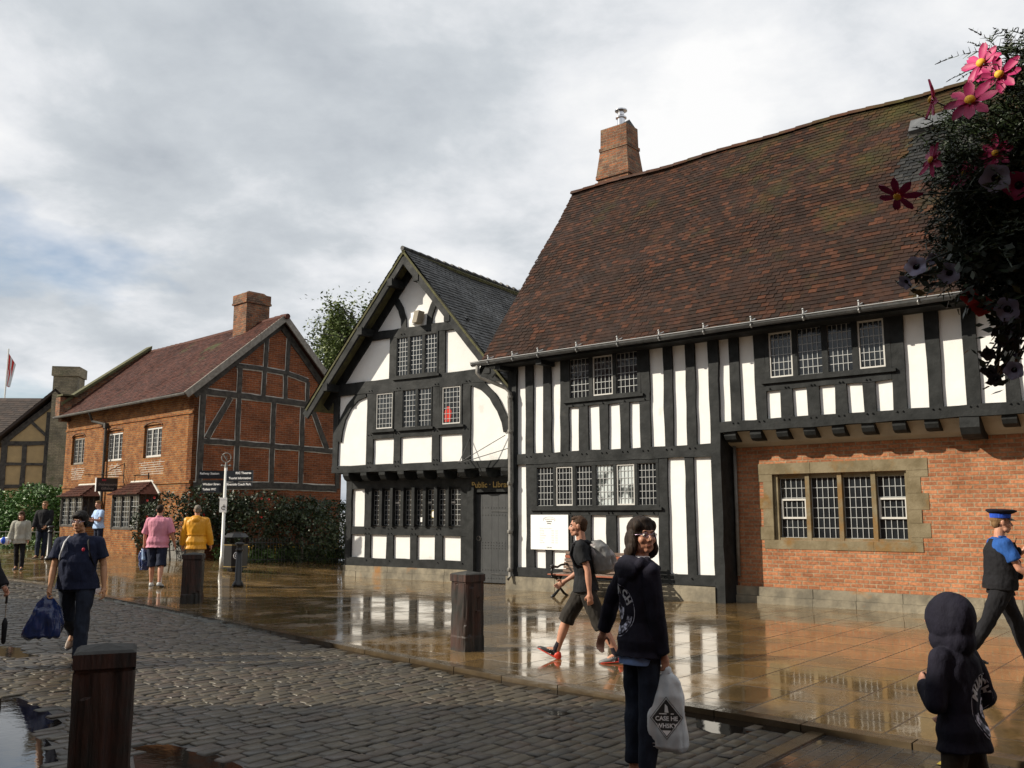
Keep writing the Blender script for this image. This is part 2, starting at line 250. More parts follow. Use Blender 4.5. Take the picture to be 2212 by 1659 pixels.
def finish(me,tone=None):
    nl=len(me.loops); nf=len(me.polygons); nv=len(me.vertices)
    co=np.empty(nv*3,np.float32); me.vertices.foreach_get('co',co); co=co.reshape(-1,3)
    vi=np.empty(nl,np.int32); me.loops.foreach_get('vertex_index',vi)
    lt=np.empty(nf,np.int32); me.polygons.foreach_get('loop_total',lt)
    no=np.empty(nf*3,np.float32); me.polygons.foreach_get('normal',no); no=np.repeat(no.reshape(-1,3),lt,axis=0)
    p=co[vi]; uv=me.uv_layers.new(name='UVMap')
    h=np.hypot(no[:,0],no[:,1]); flat=h<.15; hh=np.where(flat,1,h)
    tx,ty=-no[:,1]/hh,no[:,0]/hh
    u=np.where(flat,p[:,0],p[:,0]*tx+p[:,1]*ty)
    # up-slope direction
    ux,uy,uz=-no[:,2]*no[:,0]/hh,-no[:,2]*no[:,1]/hh,h
    v=np.where(flat,p[:,1],p[:,0]*ux+p[:,1]*uy+p[:,2]*uz)
    uv.data.foreach_set('uv',np.stack([u,v],1).astype(np.float32).ravel())
    if tone is not None:
        a=me.attributes.new('tone','FLOAT','CORNER'); a.data.foreach_set('value',np.repeat(np.asarray(tone,np.float32),lt))
    me.update()
def link(name,me,parent=None,label=None,cat=None,group=None,kind=None):
    o=bpy.data.objects.new(name,me); S.collection.objects.link(o)
    if parent is not None: o.parent=parent
    if label: o['label']=label
    if cat: o['category']=cat
    if group: o['group']=group
    if kind: o['kind']=kind
    return o
def thing(name,label,cat,loc=(0,0,0),rz=0,group=None):
    o=bpy.data.objects.new(name,None); S.collection.objects.link(o); o.location=loc; o.rotation_euler=(0,0,rz); o.empty_display_size=.2
    o['label']=label; o['category']=cat
    if group: o['group']=group
    return o
def npmesh(name,V,F,mats,parent=None,tone=None,smooth=False,**tags):
    me=bpy.data.meshes.new(name); V=np.asarray(V,np.float32); F=np.asarray(F,np.int32); k=F.shape[1]
    me.vertices.add(len(V)); me.vertices.foreach_set('co',V.ravel()); me.loops.add(F.size); me.loops.foreach_set('vertex_index',F.ravel())
    me.polygons.add(len(F)); me.polygons.foreach_set('loop_start',np.arange(0,F.size,k,dtype=np.int32)); me.polygons.foreach_set('loop_total',np.full(len(F),k,np.int32))
    me.update(calc_edges=True); me.validate()
    for q in ([mats] if isinstance(mats,str) else mats): me.materials.append(MAT[q])
    if smooth: me.polygons.foreach_set('use_smooth',[True]*len(F))
    finish(me,tone); return link(name,me,parent,**tags)
def text_mesh(txt,size,align='CENTER',shear=0,bold=0):
    cu=bpy.data.curves.new('t','FONT'); cu.body=txt; cu.size=size; cu.align_x=align; cu.align_y='CENTER'; cu.shear=shear; cu.offset=bold; cu.resolution_u=3
    o=bpy.data.objects.new('t',cu); S.collection.objects.link(o); dg=bpy.context.evaluated_depsgraph_get(); dg.update()
    me=bpy.data.meshes.new_from_object(o.evaluated_get(dg)); vs=[tuple(v.co) for v in me.vertices]; fs=[tuple(p.vertices) for p in me.polygons]
    bpy.data.objects.remove(o); bpy.data.meshes.remove(me); bpy.data.curves.remove(cu); return vs,fs
def put_text(mb,txt,size,f,m=0,**k):   # f maps (x,y) of the text plane to a point
    vs,fs=text_mesh(txt,size,**k); mb.add([f(v[0],v[1]) for v in vs],fs,m)
def leaves(n,pts,size,norm_up=.3):
    """n random leaf quads at pts (n,3)"""
    d=np.random.normal(size=(n,3)); d[:,2]*=.8; d/=np.linalg.norm(d,axis=1)[:,None]
    q=np.random.normal(size=(n,3)); q[:,2]+=norm_up; q-= (q*d).sum(1)[:,None]*d; q/=np.linalg.norm(q,axis=1)[:,None]
    s=(size*np.random.uniform(.6,1.3,n))[:,None]
    a=pts; V=np.stack([a-d*s,a-q*s*.45,a+d*s,a+q*s*.45],1).reshape(-1,3); F=np.arange(4*n).reshape(-1,4); return V,F
# ground level: level square, gently rising to the far left
def gz(x,y):
    a=max(0,min(1,(-x-4.5)/4)); return .045*max(0,min(y,60)-19)*a
# ================= setting =================
K=Vector((.7716,-.6361)); E_=Vector((.6361,.7716))
KERB=[(-40,47),(-24,32.5),(-12.55,22.6),(-10.75,21.4),(-8.24,18.9),(-5.8,16.2),(-3.2,13.18),(-2.05,11.85),(0.09,9.55),(1.76,8.05),(2.92,6.95),(3.51,6.4),(8,2.4),(16,-4)]
KU=[p[0]*K.x+p[1]*K.y for p in KERB]; KV=[p[0]*E_.x+p[1]*E_.y for p in KERB]
kerb=lambda u: float(np.interp(u,KU,KV))
def uvp(u,v,z=0.): x=u*K.x+v*E_.x; y=u*K.y+v*E_.y; return (x,y,gz(x,y)+z)
UB=-2.93   # where the cobbles meet the block paving
def sheet(name,us,vfun,z,m):
    V=[];F=[]; nv=None
    for u in us:
        vs=vfun(u); nv=len(vs); V+=[uvp(u,v,z) for v in vs]
    for i in range(len(us)-1):
        for j in range(nv-1): F.append((i*nv+j,(i+1)*nv+j,(i+1)*nv+j+1,i*nv+j+1))
    o=npmesh(name,V,F,m,kind='structure')
    me=o.data; uvl=me.uv_layers[0]; co=np.empty(len(me.vertices)*3,np.float32); me.vertices.foreach_get('co',co); co=co.reshape(-1,3)
    vi=np.empty(len(me.loops),np.int32); me.loops.foreach_get('vertex_index',vi); p=co[vi]
    uvl.data.foreach_set('uv',np.stack([p[:,0]*E_.x+p[:,1]*E_.y,p[:,0]*K.x+p[:,1]*K.y],1).ravel()); return o
us=list(np.arange(-70,-24,2.))+list(np.arange(-24,8,.25))+[8,12,20]
sheet('paving',us,lambda u:[kerb(u)+.16+d for d in [0,.3,.6,1,1.5,2,3,4,5,6,8,10,12,14,16,18,20,24,28,34,40,50]],0,'paving')
sheet('cobble_bed',[u for u in us if u<UB-.3]+[UB],lambda u:[kerb(u)-d for d in [40,25,18,14,10,8,6,4,3,2,1,.5,0]],-.0505,'cobble_bed')
sheet('block_paving',[UB+.1]+[u for u in us if u>UB+.15],lambda u:[kerb(u)-d for d in [40,20,10,6,4,2,1,.5,0]],-.045,'block_paving')
# kerb stones
mb=MB(); u=-60.
while u<10:
    l=random.uniform(.75,.95) if u>-30 else 3.; g=.006
    a=[uvp(u+g,kerb(u+g)+.0),uvp(u+l-g,kerb(u+l-g)+.0),uvp(u+l-g,kerb(u+l-g)+.155),uvp(u+g,kerb(u+g)+.155)]
    b=[(p[0],p[1],p[2]-.12) for p in a]; a=[(p[0],p[1],p[2]+.002) for p in a]
    mb.add(b+a,[(4,5,6,7),(0,1,5,4),(1,2,6,5),(2,3,7,6),(3,0,4,7)]); u+=l
mb.build('kerb','kerb_stone',kind='structure')
G_=[-400,-200,-120,-80]+list(range(-60,62,3))+[80,120,200,400]
npmesh('ground',[(x,y,gz(x,y)-.16) for x in G_ for y in G_],[(i*len(G_)+j,(i+1)*len(G_)+j,(i+1)*len(G_)+j+1,i*len(G_)+j+1) for i in range(len(G_)-1) for j in range(len(G_)-1)],'ground_far',kind='structure')
# cobbles: pillow-shaped stones laid in courses across the road
def pix(x,y,z=0.):
    a=(x-1106)/1950; b=-(y-829.5)/1950; c,s=math.cos(PITCH),math.sin(PITCH); r=Vector((a,c-s*b,s+c*b)); t=(z-EYE)/r.z; return (r.x*t,r.y*t)
def inpoly(p,poly):
    c=False; j=len(poly)-1
    for i in range(len(poly)):
        if (poly[i][1]>p[1])!=(poly[j][1]>p[1]) and p[0]<(poly[j][0]-poly[i][0])*(p[1]-poly[i][1])/(poly[j][1]-poly[i][1])+poly[i][0]: c=not c
        j=i
    return c
PUD=[[pix(x,y,-.05) for x,y in q] for q in (
 [(-160,1500),(40,1508),(95,1530),(135,1562),(88,1585),(118,1618),(150,1720),(-160,1760)],
 [(285,1612),(360,1608),(470,1632),(520,1655),(560,1690),(300,1720)],
 [(1500,1536),(1570,1548),(1640,1580),(1560,1592),(1505,1572)],[(1180,1538),(1225,1531),(1240,1542),(1195,1548)],[(0,1395),(60,1402),(85,1418),(20,1424),(-40,1415)])]
def cobbles():
    g=np.array([-1,-.94,-.78,.78,.94,1]); A,B=np.meshgrid(g,g,indexing='ij'); A=A.ravel(); B=B.ravel()
    sq=np.maximum(abs(A),abs(B)); P=1-(abs(A)**8); Q=1-(abs(B)**8); Hh=(np.clip(P,0,1)*np.clip(Q,0,1))**.6
    # round the corners
    CR=1-.07*(abs(A)*abs(B))**2; A2=A*CR; B2=B*CR
    Fq=np.array([(i*6+j,(i+1)*6+j,(i+1)*6+j+1,i*6+j+1) for i in range(5) for j in range(5)])
    V=[];F=[];T=[];n=0; u=UB-.02
    rnd=random.Random(3)
    while u>-34:
        wd=rnd.uniform(.10,.155); 
        if u<-20: wd*=1.25
        u0=u-wd; kv=kerb((u+u0)/2); v=kv-.01-rnd.uniform(0,.1)
        while v>kv-15:
            l=rnd.uniform(.14,.30); 
            if u<-20: l*=1.3
            v0=v-l; cu=(u+u0)/2; cv=(v+v0)/2; x=cu*K.x+cv*E_.x; y=cu*K.y+cv*E_.y
            if y<3.8 or (x<-.62*y-2.2): v=v0; continue
            gap=.0045; top=-.036+rnd.uniform(-.004,.004)
            near=kv-cv<.14
            wet=any(inpoly((x,y),q) for q in PUD)
            if near: top-=.022
            if wet: top-=rnd.choice([.026,.03,.034,.016,.04])
            hh=.014; tx,ty=rnd.uniform(-.003,.003),rnd.uniform(-.003,.003); rot=rnd.uniform(-.05,.05)
            a=A2*(l/2-gap); b=B2*(wd/2-gap); sk=1+.05*rnd.uniform(-1,1)*A
            vv=cv+a*math.cos(rot)-b*math.sin(rot); uu=cu+(a*math.sin(rot)+b*math.cos(rot))*sk
            zz=top-hh+hh*Hh+tx*A+ty*B
            V.append(np.stack([uu*K.x+vv*E_.x,uu*K.y+vv*E_.y,zz+gz(x,y)],1)); F.append(Fq+n); n+=36
            T+= [min(1,max(0,rnd.gauss(.5,.28)))]*25; v=v0
        u=u0
    npmesh('cobbled_road',np.concatenate(V),np.concatenate(F),'cobble',tone=T,smooth=True,kind='structure')
cobbles()
mb=MB()
for q in PUD: mb.add([(p[0],p[1],-.0465) for p in q],[tuple(range(len(q)))])
us2=[u for u in us if -26<u<UB]+[UB]
for a,b in zip(us2[:-1],us2[1:]): mb.add([uvp(a,kerb(a)-.16,-.0475),uvp(b,kerb(b)-.16,-.0475),uvp(b,kerb(b)+.0,-.0475),uvp(a,kerb(a)+.0,-.0475)],[(0,1,2,3)])
mb.build('puddle_water','water',kind='structure')
# grey edging course between cobbles and blocks, and a scrap of yellow line
mb=MB(); v=kerb(UB)-.01
while v>2: mb.add([uvp(UB+.003,v,-.03),uvp(UB+.003,v-.45,-.03),uvp(UB+.12,v-.45,-.03),uvp(UB+.12,v,-.03)]+[uvp(UB+.003,v,-.1),uvp(UB+.003,v-.45,-.1),uvp(UB+.12,v-.45,-.1),uvp(UB+.12,v,-.1)],[(0,1,2,3),(0,4,5,1),(1,5,6,2),(2,6,7,3),(3,7,4,0)]); v-=.46
mb.build('kerb','kerb_stone',kind='structure')
mb=MB(); mb.add([uvp(u,kerb(u)-d,-.040) for u,d in ((-1.9,.2),(3,.2),(3,.3),(-1.9,.3))],[(0,1,2,3)]); mb.build('road_marking','yellow_line',kind='structure')

# ================= building helpers =================
def panel_prism(b,name,polys,y0,y1,m):
    mb=MB()
    for p in polys: mb.prism(p,y0,y1)
    return mb.build(name,m,b)
def rect(x0,x1,z0,z1): return [(x0,z0),(x1,z0),(x1,z1),(x0,z1)]
def pegs(mb,pts,y):
    for x,z in pts: mb.box(x-.011,x+.011,y-.03,y+.02,z-.011,z+.011)
def tim(b,name,path,w,y0,y1,m='timber',peg=None,**k):
    mb=MB(); mb.timber(path,w,y0,y1,**k)
    if peg: pegs(mb,peg,y0)
    return mb.build(name,m,b)
def window(b,lights,z0,z1,y,cols=5,rows=6,frame=None,fm='timber',cas=(),cm='white_frame',gl=None,lw=.011,fd=.05,sill=True,yb=None):
    """lights: list of (x0,x1); frame (X0,X1,Z0,Z1) outer; y = glass plane"""
    mb=MB()
    if frame:
        X0,X1,Z0,Z1=frame; f0,f1=y-fd,y+.02
        mb.box(X0,X1,f0,f1,Z0,z0); mb.box(X0,X1,f0,f1,z1,Z1)
        ed=[X0]+[e for l in lights for e in l]+[X1]
        for i in range(0,len(ed),2): mb.box(ed[i],ed[i+1],f0+.004,f1,z0,z1)
        if sill: mb.box(X0-.08,X1+.08,f0-.05,f1,Z0-.055,Z0)
    w=mb.build('window',fm,b)
    for i,(a,c) in enumerate(lights):
        g=MB(); e=random.uniform(-.004,.004); e2=random.uniform(-.004,.004)
        g.add([(a-.01,y+e,z0-.01),(c+.01,y-e,z0-.01),(c+.01,y-e+e2,z1+.01),(a-.01,y+e+e2,z1+.01)],[(0,1,2,3)])
        g.build('glass_pane',(gl or {}).get(i,'glass'),w)
        l=MB(); m=.0
        if i in cas: m=.028
        for k in range(1 if i in cas else 0,cols+(0 if i in cas else 1)): 
            x=a+(c-a)*k/cols; l.box(x-lw/2,x+lw/2,y-.014,y-.004,z0+m,z1-m)
        for k in range(1 if i in cas else 0,rows+(0 if i in cas else 1)): 
            z=z0+(z1-z0)*k/rows+random.uniform(-.004,.004); l.box(a+m,c-m,y-.0125,y-.0045,z-lw/2,z+lw/2)
        l.build('leading','lead_came',w)
        if i in cas:
            q=MB(); t=.03; y0=y-.03
            q.box(a,c,y0,y,z0,z0+t); q.box(a,c,y0,y,z1-t,z1); q.box(a,a+t,y0+.001,y,z0+t,z1-t); q.box(c-t,c,y0+.001,y,z0+t,z1-t); q.build('casement',cm,w)
    return w
def tiles(mb,O,U,V,u0,u1,L,gauge,tw,mask=None,sag=None,jit=.004,tm=0,patch=None):
    O,U,V=Vector(O),Vector(U),Vector(V); Nn=U.cross(V)
    if Nn.z<0: Nn=-Nn
    rows=int(L/gauge); rd=random.Random(5)
    for r in range(rows):
        v0=r*gauge; off=(r%2)*tw/2+rd.uniform(-.03,.03); ww=rd.uniform(-.012,.012)
        n=int((u1-u0)/tw)+2
        for i in range(n):
            a=u0+i*tw-off; c=a+tw
            if c<u0+.02 or a>u1-.02: continue
            a=max(a,u0); c=min(c,u1)
            if mask and not mask((a+c)/2,v0+gauge/2): continue
            s=sag((a+c)/2,v0) if sag else 0
            j=[rd.uniform(-jit,jit) for _ in range(4)]; g=.002
            top=min(v0+gauge*1.3,L)
            P=lambda u,v,h: tuple(O+U*u+V*v+Nn*(h+s))
            vb=v0-.01+rd.uniform(-.004,.004); lo=.022+j[0]; lo2=.022+j[1]
            t=rd.random()**1.5
            mb.add([P(a+g,vb,lo),P(c-g,vb,lo2),P(c-g,top,.006),P(a+g,top,.006),P(a+g,vb,lo-.016),P(c-g,vb,lo2-.016)],[(0,1,2,3),(0,4,5,1)] if U.cross(V).z>0 else [(3,2,1,0),(1,5,4,0)],(1 if patch and patch((a+c)/2,v0) else tm),max(.001,t))
def slab(mb,O,U,V,u0,u1,L,th,m=0,sag=None,nu=12,nv=1):
    O,U,V=Vector(O),Vector(U),Vector(V); Nn=U.cross(V)
    if Nn.z<0: Nn=-Nn
    for i in range(nu):
        a=u0+(u1-u0)*i/nu; c=u0+(u1-u0)*(i+1)/nu
        for j in range(nv):
            q=[]; w0=L*j/nv; w1=L*(j+1)/nv
            for u,v in ((a,w0),(c,w0),(c,w1),(a,w1)):
                s=sag(u,v) if sag else 0; q.append(O+U*u+V*v+Nn*s)
            lo=[p-Nn*th for p in q]; fl=[(0,1,2,3),(7,6,5,4)]
            if j==0: fl.append((0,4,5,1))
            if j==nv-1: fl.append((2,6,7,3))
            if i==0: fl.append((3,7,4,0))
            if i==nu-1: fl.append((1,5,6,2))
            mb.add([tuple(p) for p in q+lo],fl,m,.3)
def hipline(x0,x1): return None

# ================= timber framed library range =================
LR=thing('timber_framed_building','long black and white timber framed building with steep mossy tiled roof','building',(4.07,17.72,0),R(-39.5))
XR=10.5
panels=[rect(-5.3,-3.6,3.05,5.6),rect(-3.66,-1.6,3.05,4.12),rect(-1.75,0,3.05,5.6),rect(0,1.0,3.4,5.6),rect(1.0,3.4,3.4,4.1),rect(3.35,XR,3.4,5.6),rect(-5.3,-4.6,.4,2.9),rect(-4.7,-1.3,.4,1.75),rect(-1.4,-.05,.4,2.9)]
panel_prism(LR,'plaster_wall',panels,.025,.2,'plaster')
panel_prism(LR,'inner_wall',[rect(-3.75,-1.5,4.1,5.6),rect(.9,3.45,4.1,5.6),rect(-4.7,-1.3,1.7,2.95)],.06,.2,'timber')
Y0=-.028;Y1=.024
def stud(x0,x1,z0,z1,b=LR,y=Y0,y1=Y1,name='stud',m='timber',peg=True):
    c=(x0+x1)/2; tim(b,name,[(c,z0),(c,z1)],x1-x0,y,y1,m=m)
for a,c in [(-4.85,-4.63),(-4.34,-4.11),(-3.85,-3.62),(-1.78,-1.53),(-1.20,-.99),(-.68,-.47)]: stud(a,c,3.06,5.45)
for a,c in [(-3.34,-3.10),(-2.79,-2.58),(-2.27,-2.04)]: stud(a,c,3.06,4.05)
for a,c in [(.29,.49),(.81,1.03),(3.34,3.57),(3.92,4.15),(4.51,4.72),(5.09,5.30),(5.68,5.9),(6.3,6.52),(6.95,7.16),(7.6,7.8),(8.2,8.42),(8.85,9.06),(9.5,9.7),(10.1,10.3)]: stud(a,c,3.47,5.45)
for a,c in [(1.31,1.54),(1.82,2.04),(2.33,2.55),(2.83,3.04)]: stud(a,c,3.47,4.02)
for a,c in [(-4.28,-4.11),(-3.72,-3.56),(-3.28,-3.06),(-2.66,-2.42),(-2.01,-1.77)]: stud(a,c,.5,1.7)
for a,c in [(-4.83,-4.6),(-1.39,-1.16),(-.75,-.56)]: stud(a,c,.5,2.83)
tim(LR,'corner_post',[(-5.235,.3),(-5.235,5.4)],.25,-.05,.2)
tim(LR,'corner_post',[(-.05,.0),(-.05,5.4)],.21,-.06,.56)
pg=[(x+dx,z) for x in (-4.74,-4.22,-3.73,-3.2,-2.68,-2.15,-1.65,-1.1,-.57) for dx in (-.06,.06) for z in (3.0,)]
tim(LR,'beam',[(-5.11,2.945),(-.15,2.945)],.245,-.05,Y1,peg=pg)
tim(LR,'sill_beam',[(-5.11,.40),(-.15,.41)],.21,-.05,Y1,peg=[(-1.28,.44),(-.66,.44)])
tim(LR,'rail',[(-3.64,4.125),(-1.53,4.125)],.15,-.035,Y1,peg=[(x,4.08) for x in (-3.5,-3.2,-2.7,-2.15,-1.65)])
tim(LR,'rail',[(1.03,4.09),(3.34,4.09)],.16,-.035,Y1,peg=[(x,4.05) for x in (1.1,1.4,1.46,1.9,1.96,2.42,2.48,2.9,2.96)])
tim(LR,'rail',[(-4.6,1.725),(-1.39,1.725)],.11,-.035,Y1,peg=[(x,1.72) for x in (-4.4,-3.6,-3.1,-2.6,-2.5,-1.9,-1.5)])
tim(LR,'jetty_beam',[(.06,3.375),(XR,3.375)],.20,-.075,.4,peg=[(x+dx,3.44) for x in (.39,.92,1.42,1.93,2.44,2.94,3.45,4.03,4.61,5.2) for dx in (-.05,.05)])
tim(LR,'wall_plate',[(-5.3,5.46),(XR,5.46)],.24,-.05,.2)
window(LR,[(-3.58,-3.06),(-2.96,-2.44),(-2.35,-1.82)],4.25,5.12,.012,frame=(-3.66,-1.74,4.2,5.36),cas=(1,))
window(LR,[(1.11,1.57),(1.67,2.13),(2.24,2.68),(2.79,3.25)],4.25,5.12,.012,frame=(1.03,3.35,4.2,5.36),cas=(0,3))
window(LR,[(-4.52,-4.06),(-3.99,-3.53),(-3.44,-3.01),(-2.91,-2.46),(-2.39,-1.94),(-1.86,-1.42)],1.88,2.74,.012,cols=5,frame=(-4.6,-1.36,1.83,2.82),cas=(1,4),gl={3:'glass_pale',4:'glass_pale'})
# brick ground floor
BW=MB(); Yb=.5
for r in (rect(-.05,.83,0,3.5),rect(3.34,XR,0,3.5),rect(.83,3.34,0,1.2),rect(.83,3.34,2.45,3.5)): BW.prism(r,Yb,Yb+.35)
BW.build('brick_wall','brick_range',LR)
sm=MB(); y=Yb-.012
def blk(x0,x1,z0,z1,yy=y,y1=Yb+.2): sm.box(x0+.002,x1-.002,yy+random.uniform(-.004,.004),y1,z0+.002,z1-.002)
for x0,x1 in ((.56,1.6),(1.6,2.75),(2.75,3.69)): blk(x0,x1,2.451,2.66)
for x0,z0,z1 in ((.56,2.31,2.45),(.66,2.0,2.31),(.58,1.79,2.0),(.64,1.45,1.79),(.56,1.2,1.45)): blk(x0,.845,z0,z1)
for x1,z0,z1 in ((3.69,2.33,2.45),(3.56,2.05,2.33),(3.68,1.76,2.05),(3.55,1.53,1.76),(3.68,1.28,1.53),(3.54,1.2,1.28)): blk(3.325,x1,z0,z1)
for x0,x1 in ((.64,1.85),(1.85,2.7),(2.7,3.54)): blk(x0,x1,1.03,1.2)
for x in (.9,1.52,2.13,2.74,3.33): sm.box(x-.05,x+.03,Yb+.05,Yb+.2,1.2,2.45)
sm.box(.84,3.33,Yb+.06,Yb+.2,1.2,1.245); sm.box(.84,3.33,Yb+.09,Yb+.2,2.37,2.45)
sm.build('stone_surround','stone',LR)
sw=window(LR,[(.95,1.47),(1.56,2.08),(2.17,2.68),(2.78,3.29)],1.245,2.37,Yb+.155,cols=5,rows=6,lw=.012)
q=MB()
for a,c in ((.96,1.46),(2.79,3.28)):
    for x0,x1,z0,z1 in ((a,c,1.60,1.635),(a,c,1.945,1.98),(a,a+.035,1.635,1.945),(c-.035,c,1.635,1.945)): q.box(x0,x1,Yb+.11,Yb+.15,z0,z1)
q.build('hopper_frame','white_frame',sw)
pl=MB(); x=-.02
while x<XR:
    l=random.uniform(.5,1.1); pl.box(x+.003,x+l-.003,Yb-.07+random.uniform(0,.012),Yb+.1,.14,.31); pl.box(x+.003,x+l-.003,Yb-.11+random.uniform(0,.012),Yb+.1,-.1,.137); x+=l
x=-5.4
while x<-.2:
    l=random.uniform(.45,.9); l=min(l,-.14-x); pl.box(x+.003,x+l-.003,-.09+random.uniform(0,.015),.2,-.1,.295); x+=l
pl.build('plinth','plinth_stone',LR)
for i,(a,w_) in enumerate([(.12,.24)]+[(.66+.527*k,.22) for k in range(7)]+[(5.0,.22)]+[(5.6+.55*k,.22) for k in range(9)]):
    mb=MB(); z0=3.09; prof=[(-.02,3.275),(-.02,3.2),(.02,3.13),(.1,z0),(.55,z0),(.55,3.275)]
    mb.add([(a,y_,z_) for y_,z_ in prof]+[(a+w_,y_,z_) for y_,z_ in prof],[(5,4,3,2,1,0),(6,7,8,9,10,11)]+[(k,(k+1)%6,(k+1)%6+6,k+6) for k in range(6)]); mb.build('joist_end','timber',LR)
mb=MB(); prof=[(-.06,3.275),(-.07,3.1),(0,2.99),(.12,2.93),(.55,2.93),(.55,3.275)]
mb.add([(4.38,y_,z_) for y_,z_ in prof]+[(4.68,y_,z_) for y_,z_ in prof],[(5,4,3,2,1,0),(6,7,8,9,10,11)]+[(k,(k+1)%6,(k+1)%6+6,k+6) for k in range(6)]); mb.build('bracket','timber',LR)
mb=MB(); prof=[(.06,3.275),(.16,3.20),(.32,3.06),(.505,3.0),(.505,3.275)]
mb.add([(.05,y_,z_) for y_,z_ in prof]+[(XR,y_,z_) for y_,z_ in prof],[(4,3,2,1,0),(5,6,7,8,9)]+[(k,(k+1)%5,(k+1)%5+5,k+5) for k in range(5)]); mb.build('jetty_soffit','joist_soffit',LR)
MB().tube([(.12,.42,.5),(.12,.42,3.03)],.035).build('conduit','pipe_grey',LR,smooth=True)
# roof
EY,EZ,RY,RZ=-.5,5.24,3.3,10.50; LL=math.hypot(RY-EY,RZ-EZ); Vv=((0),(RY-EY)/LL,(RZ-EZ)/LL)
def sagR(u,v): return .022*math.sin(u*.55+1)*min(1,v/3)+.018*math.sin(u*2.1+v*.7)+.012*math.sin(v*2.3-u)
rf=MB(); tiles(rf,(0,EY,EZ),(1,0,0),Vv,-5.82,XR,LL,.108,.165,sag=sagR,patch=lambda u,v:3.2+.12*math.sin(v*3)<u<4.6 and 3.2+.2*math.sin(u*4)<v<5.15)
slab(rf,(0,EY,EZ),(1,0,0),Vv,-5.8,XR,LL,.1,0,lambda u,v:sagR(u,v)-.06,24,8); slab(rf,(0,2*RY-EY,EZ),(1,0,0),(0,-Vv[1],Vv[2]),-5.8,XR,LL,.1,0,None,4)
u=-5.82
while u<XR:
    s=sagR(u,LL); s2=sagR(u+.4,LL); P=[]
    for uu,ss,rr in ((u,s,.115),(u+.42,s2,.10)):
        for k in range(7): th=PI*k/6; P.append((uu,RY+rr*1.1*math.cos(th),RZ+ss-.03+rr*math.sin(th)))
    rf.add(P,[(k,k+1,k+8,k+7) for k in range(6)]+[tuple(range(6,-1,-1))],0,random.uniform(.75,1)); u+=.4
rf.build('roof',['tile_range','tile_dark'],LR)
gb=MB()  # closed west gable wall
gb.add([(-5.36,.0,2.8),(-5.36,2*RY,2.8),(-5.36,2*RY,5.4),(-5.36,RY,RZ-.2),(-5.36,0,5.4),(-5.15,.0,2.8),(-5.15,2*RY,2.8),(-5.15,2*RY,5.4),(-5.15,RY,RZ-.2),(-5.15,0,5.4)],[(4,3,2,1,0),(5,6,7,8,9),(0,5,9,4),(1,2,7,6)]); gb.box(-5.36,-5.15,.21,2*RY,0,2.8); gb.build('gable_wall','plaster',LR)
MB().box(-5.3,XR,2*RY-.2,2*RY,0,5.4).build('back_wall','plaster',LR); MB().box(XR-.2,XR,.9,2*RY-.2,0,5.4).build('end_wall','brick_range',LR)
tim(LR,'barge_board',[],0,0,0) if False else None
mb=MB(); a=Vector((-5.83,EY-.02,EZ-.13)); d=Vector(Vv); n=Vector((0,-Vv[2],Vv[1]))
mb.add([tuple(a),tuple(a+d*LL),tuple(a+d*LL-Vector((0,0,.2))),tuple(a-Vector((0,0,.16))),tuple(a+Vector((.04,0,0))),tuple(a+d*LL+Vector((.04,0,0))),tuple(a+d*LL+Vector((.04,0,-.2))),tuple(a+Vector((.04,0,-.16)))],[(0,1,2,3),(7,6,5,4),(3,2,6,7)]); mb.build('barge_board','timber',LR)
mb=MB(); mb.box(-5.75,XR,-.47,.0,5.12,5.16); mb.build('eaves_board','timber',LR)
for x in (-5.3,-4.1): MB().timber([(x,5.02),(x+.001,5.13)],.14,-.5,.1).build('rafter_foot','timber',LR)
gt=MB(); pr=[(-.075,0),(-.07,-.04),(-.045,-.075),(0,-.088),(.045,-.075),(.07,-.04),(.075,0)]
gx=[-6.0+k*.6 for k in range(28)]; vs=[(x,-.60+p[0],5.235+.008*math.sin(x*1.3)+p[1]) for x in gx for p in pr]+[(x,-.60+p[0]*.86,5.235+.008*math.sin(x*1.3)+p[1]*.86+.001) for x in gx for p in pr]
fs=[];h=len(gx)*7
for i in range(len(gx)-1):
    for k in range(6): fs+=[(i*7+k,i*7+k+1,(i+1)*7+k+1,(i+1)*7+k),(h+i*7+k+1,h+i*7+k,h+(i+1)*7+k,h+(i+1)*7+k+1)]
    fs+=[(i*7,(i+1)*7,h+(i+1)*7,h+i*7),(i*7+6,h+i*7+6,h+(i+1)*7+6,(i+1)*7+6)]
fs+=[(0,1,2,3,4,5,6)]; gt.add(vs,fs); gt.build('gutter','gutter_iron',LR)
MB().tube([(-6.0,-.682,5.24),(XR,-.682,5.24)],.009,n=5).build('gutter_lip','lead_came',LR)
for x in [-5.45,-4.72,-3.99,-2.94,-1.9,-.91,.08,1.06,2.06,3.05,4.02,5.0,6.0,7.0,8.0]:
    k=MB(); k.tube([(x,-.47,5.34),(x,-.56,5.30),(x,-.66,5.27),(x,-.70,5.235),(x,-.69,5.18),(x,-.64,5.14)],.013,n=5); k.tube([(x,-.66,5.265),(x,-.66,5.33),(x,-.685,5.345)],.017,n=5); k.build('gutter_hook','lead_came',LR)
MB().tube([(-5.83,-.6,5.17),(-5.83,-.6,4.98),(-5.77,-.55,4.88),(-5.3,-.2,4.62),(-5.22,-.14,4.5),(-5.22,-.14,.3),(-5.24,-.2,.22)],[.05,.05,.045,.045,.045,.04,.04],n=8).build('downpipe','pipe_grey',LR,smooth=True)
mb=MB()
for z in (4.4,3.6,2.4,1.3,.45): mb.lathe([(.056,-.04),(.062,-.02),(.062,.02),(.056,.04)],10,(-5.22,-.14,z))
mb.build('pipe_collar','pipe_grey',LR)
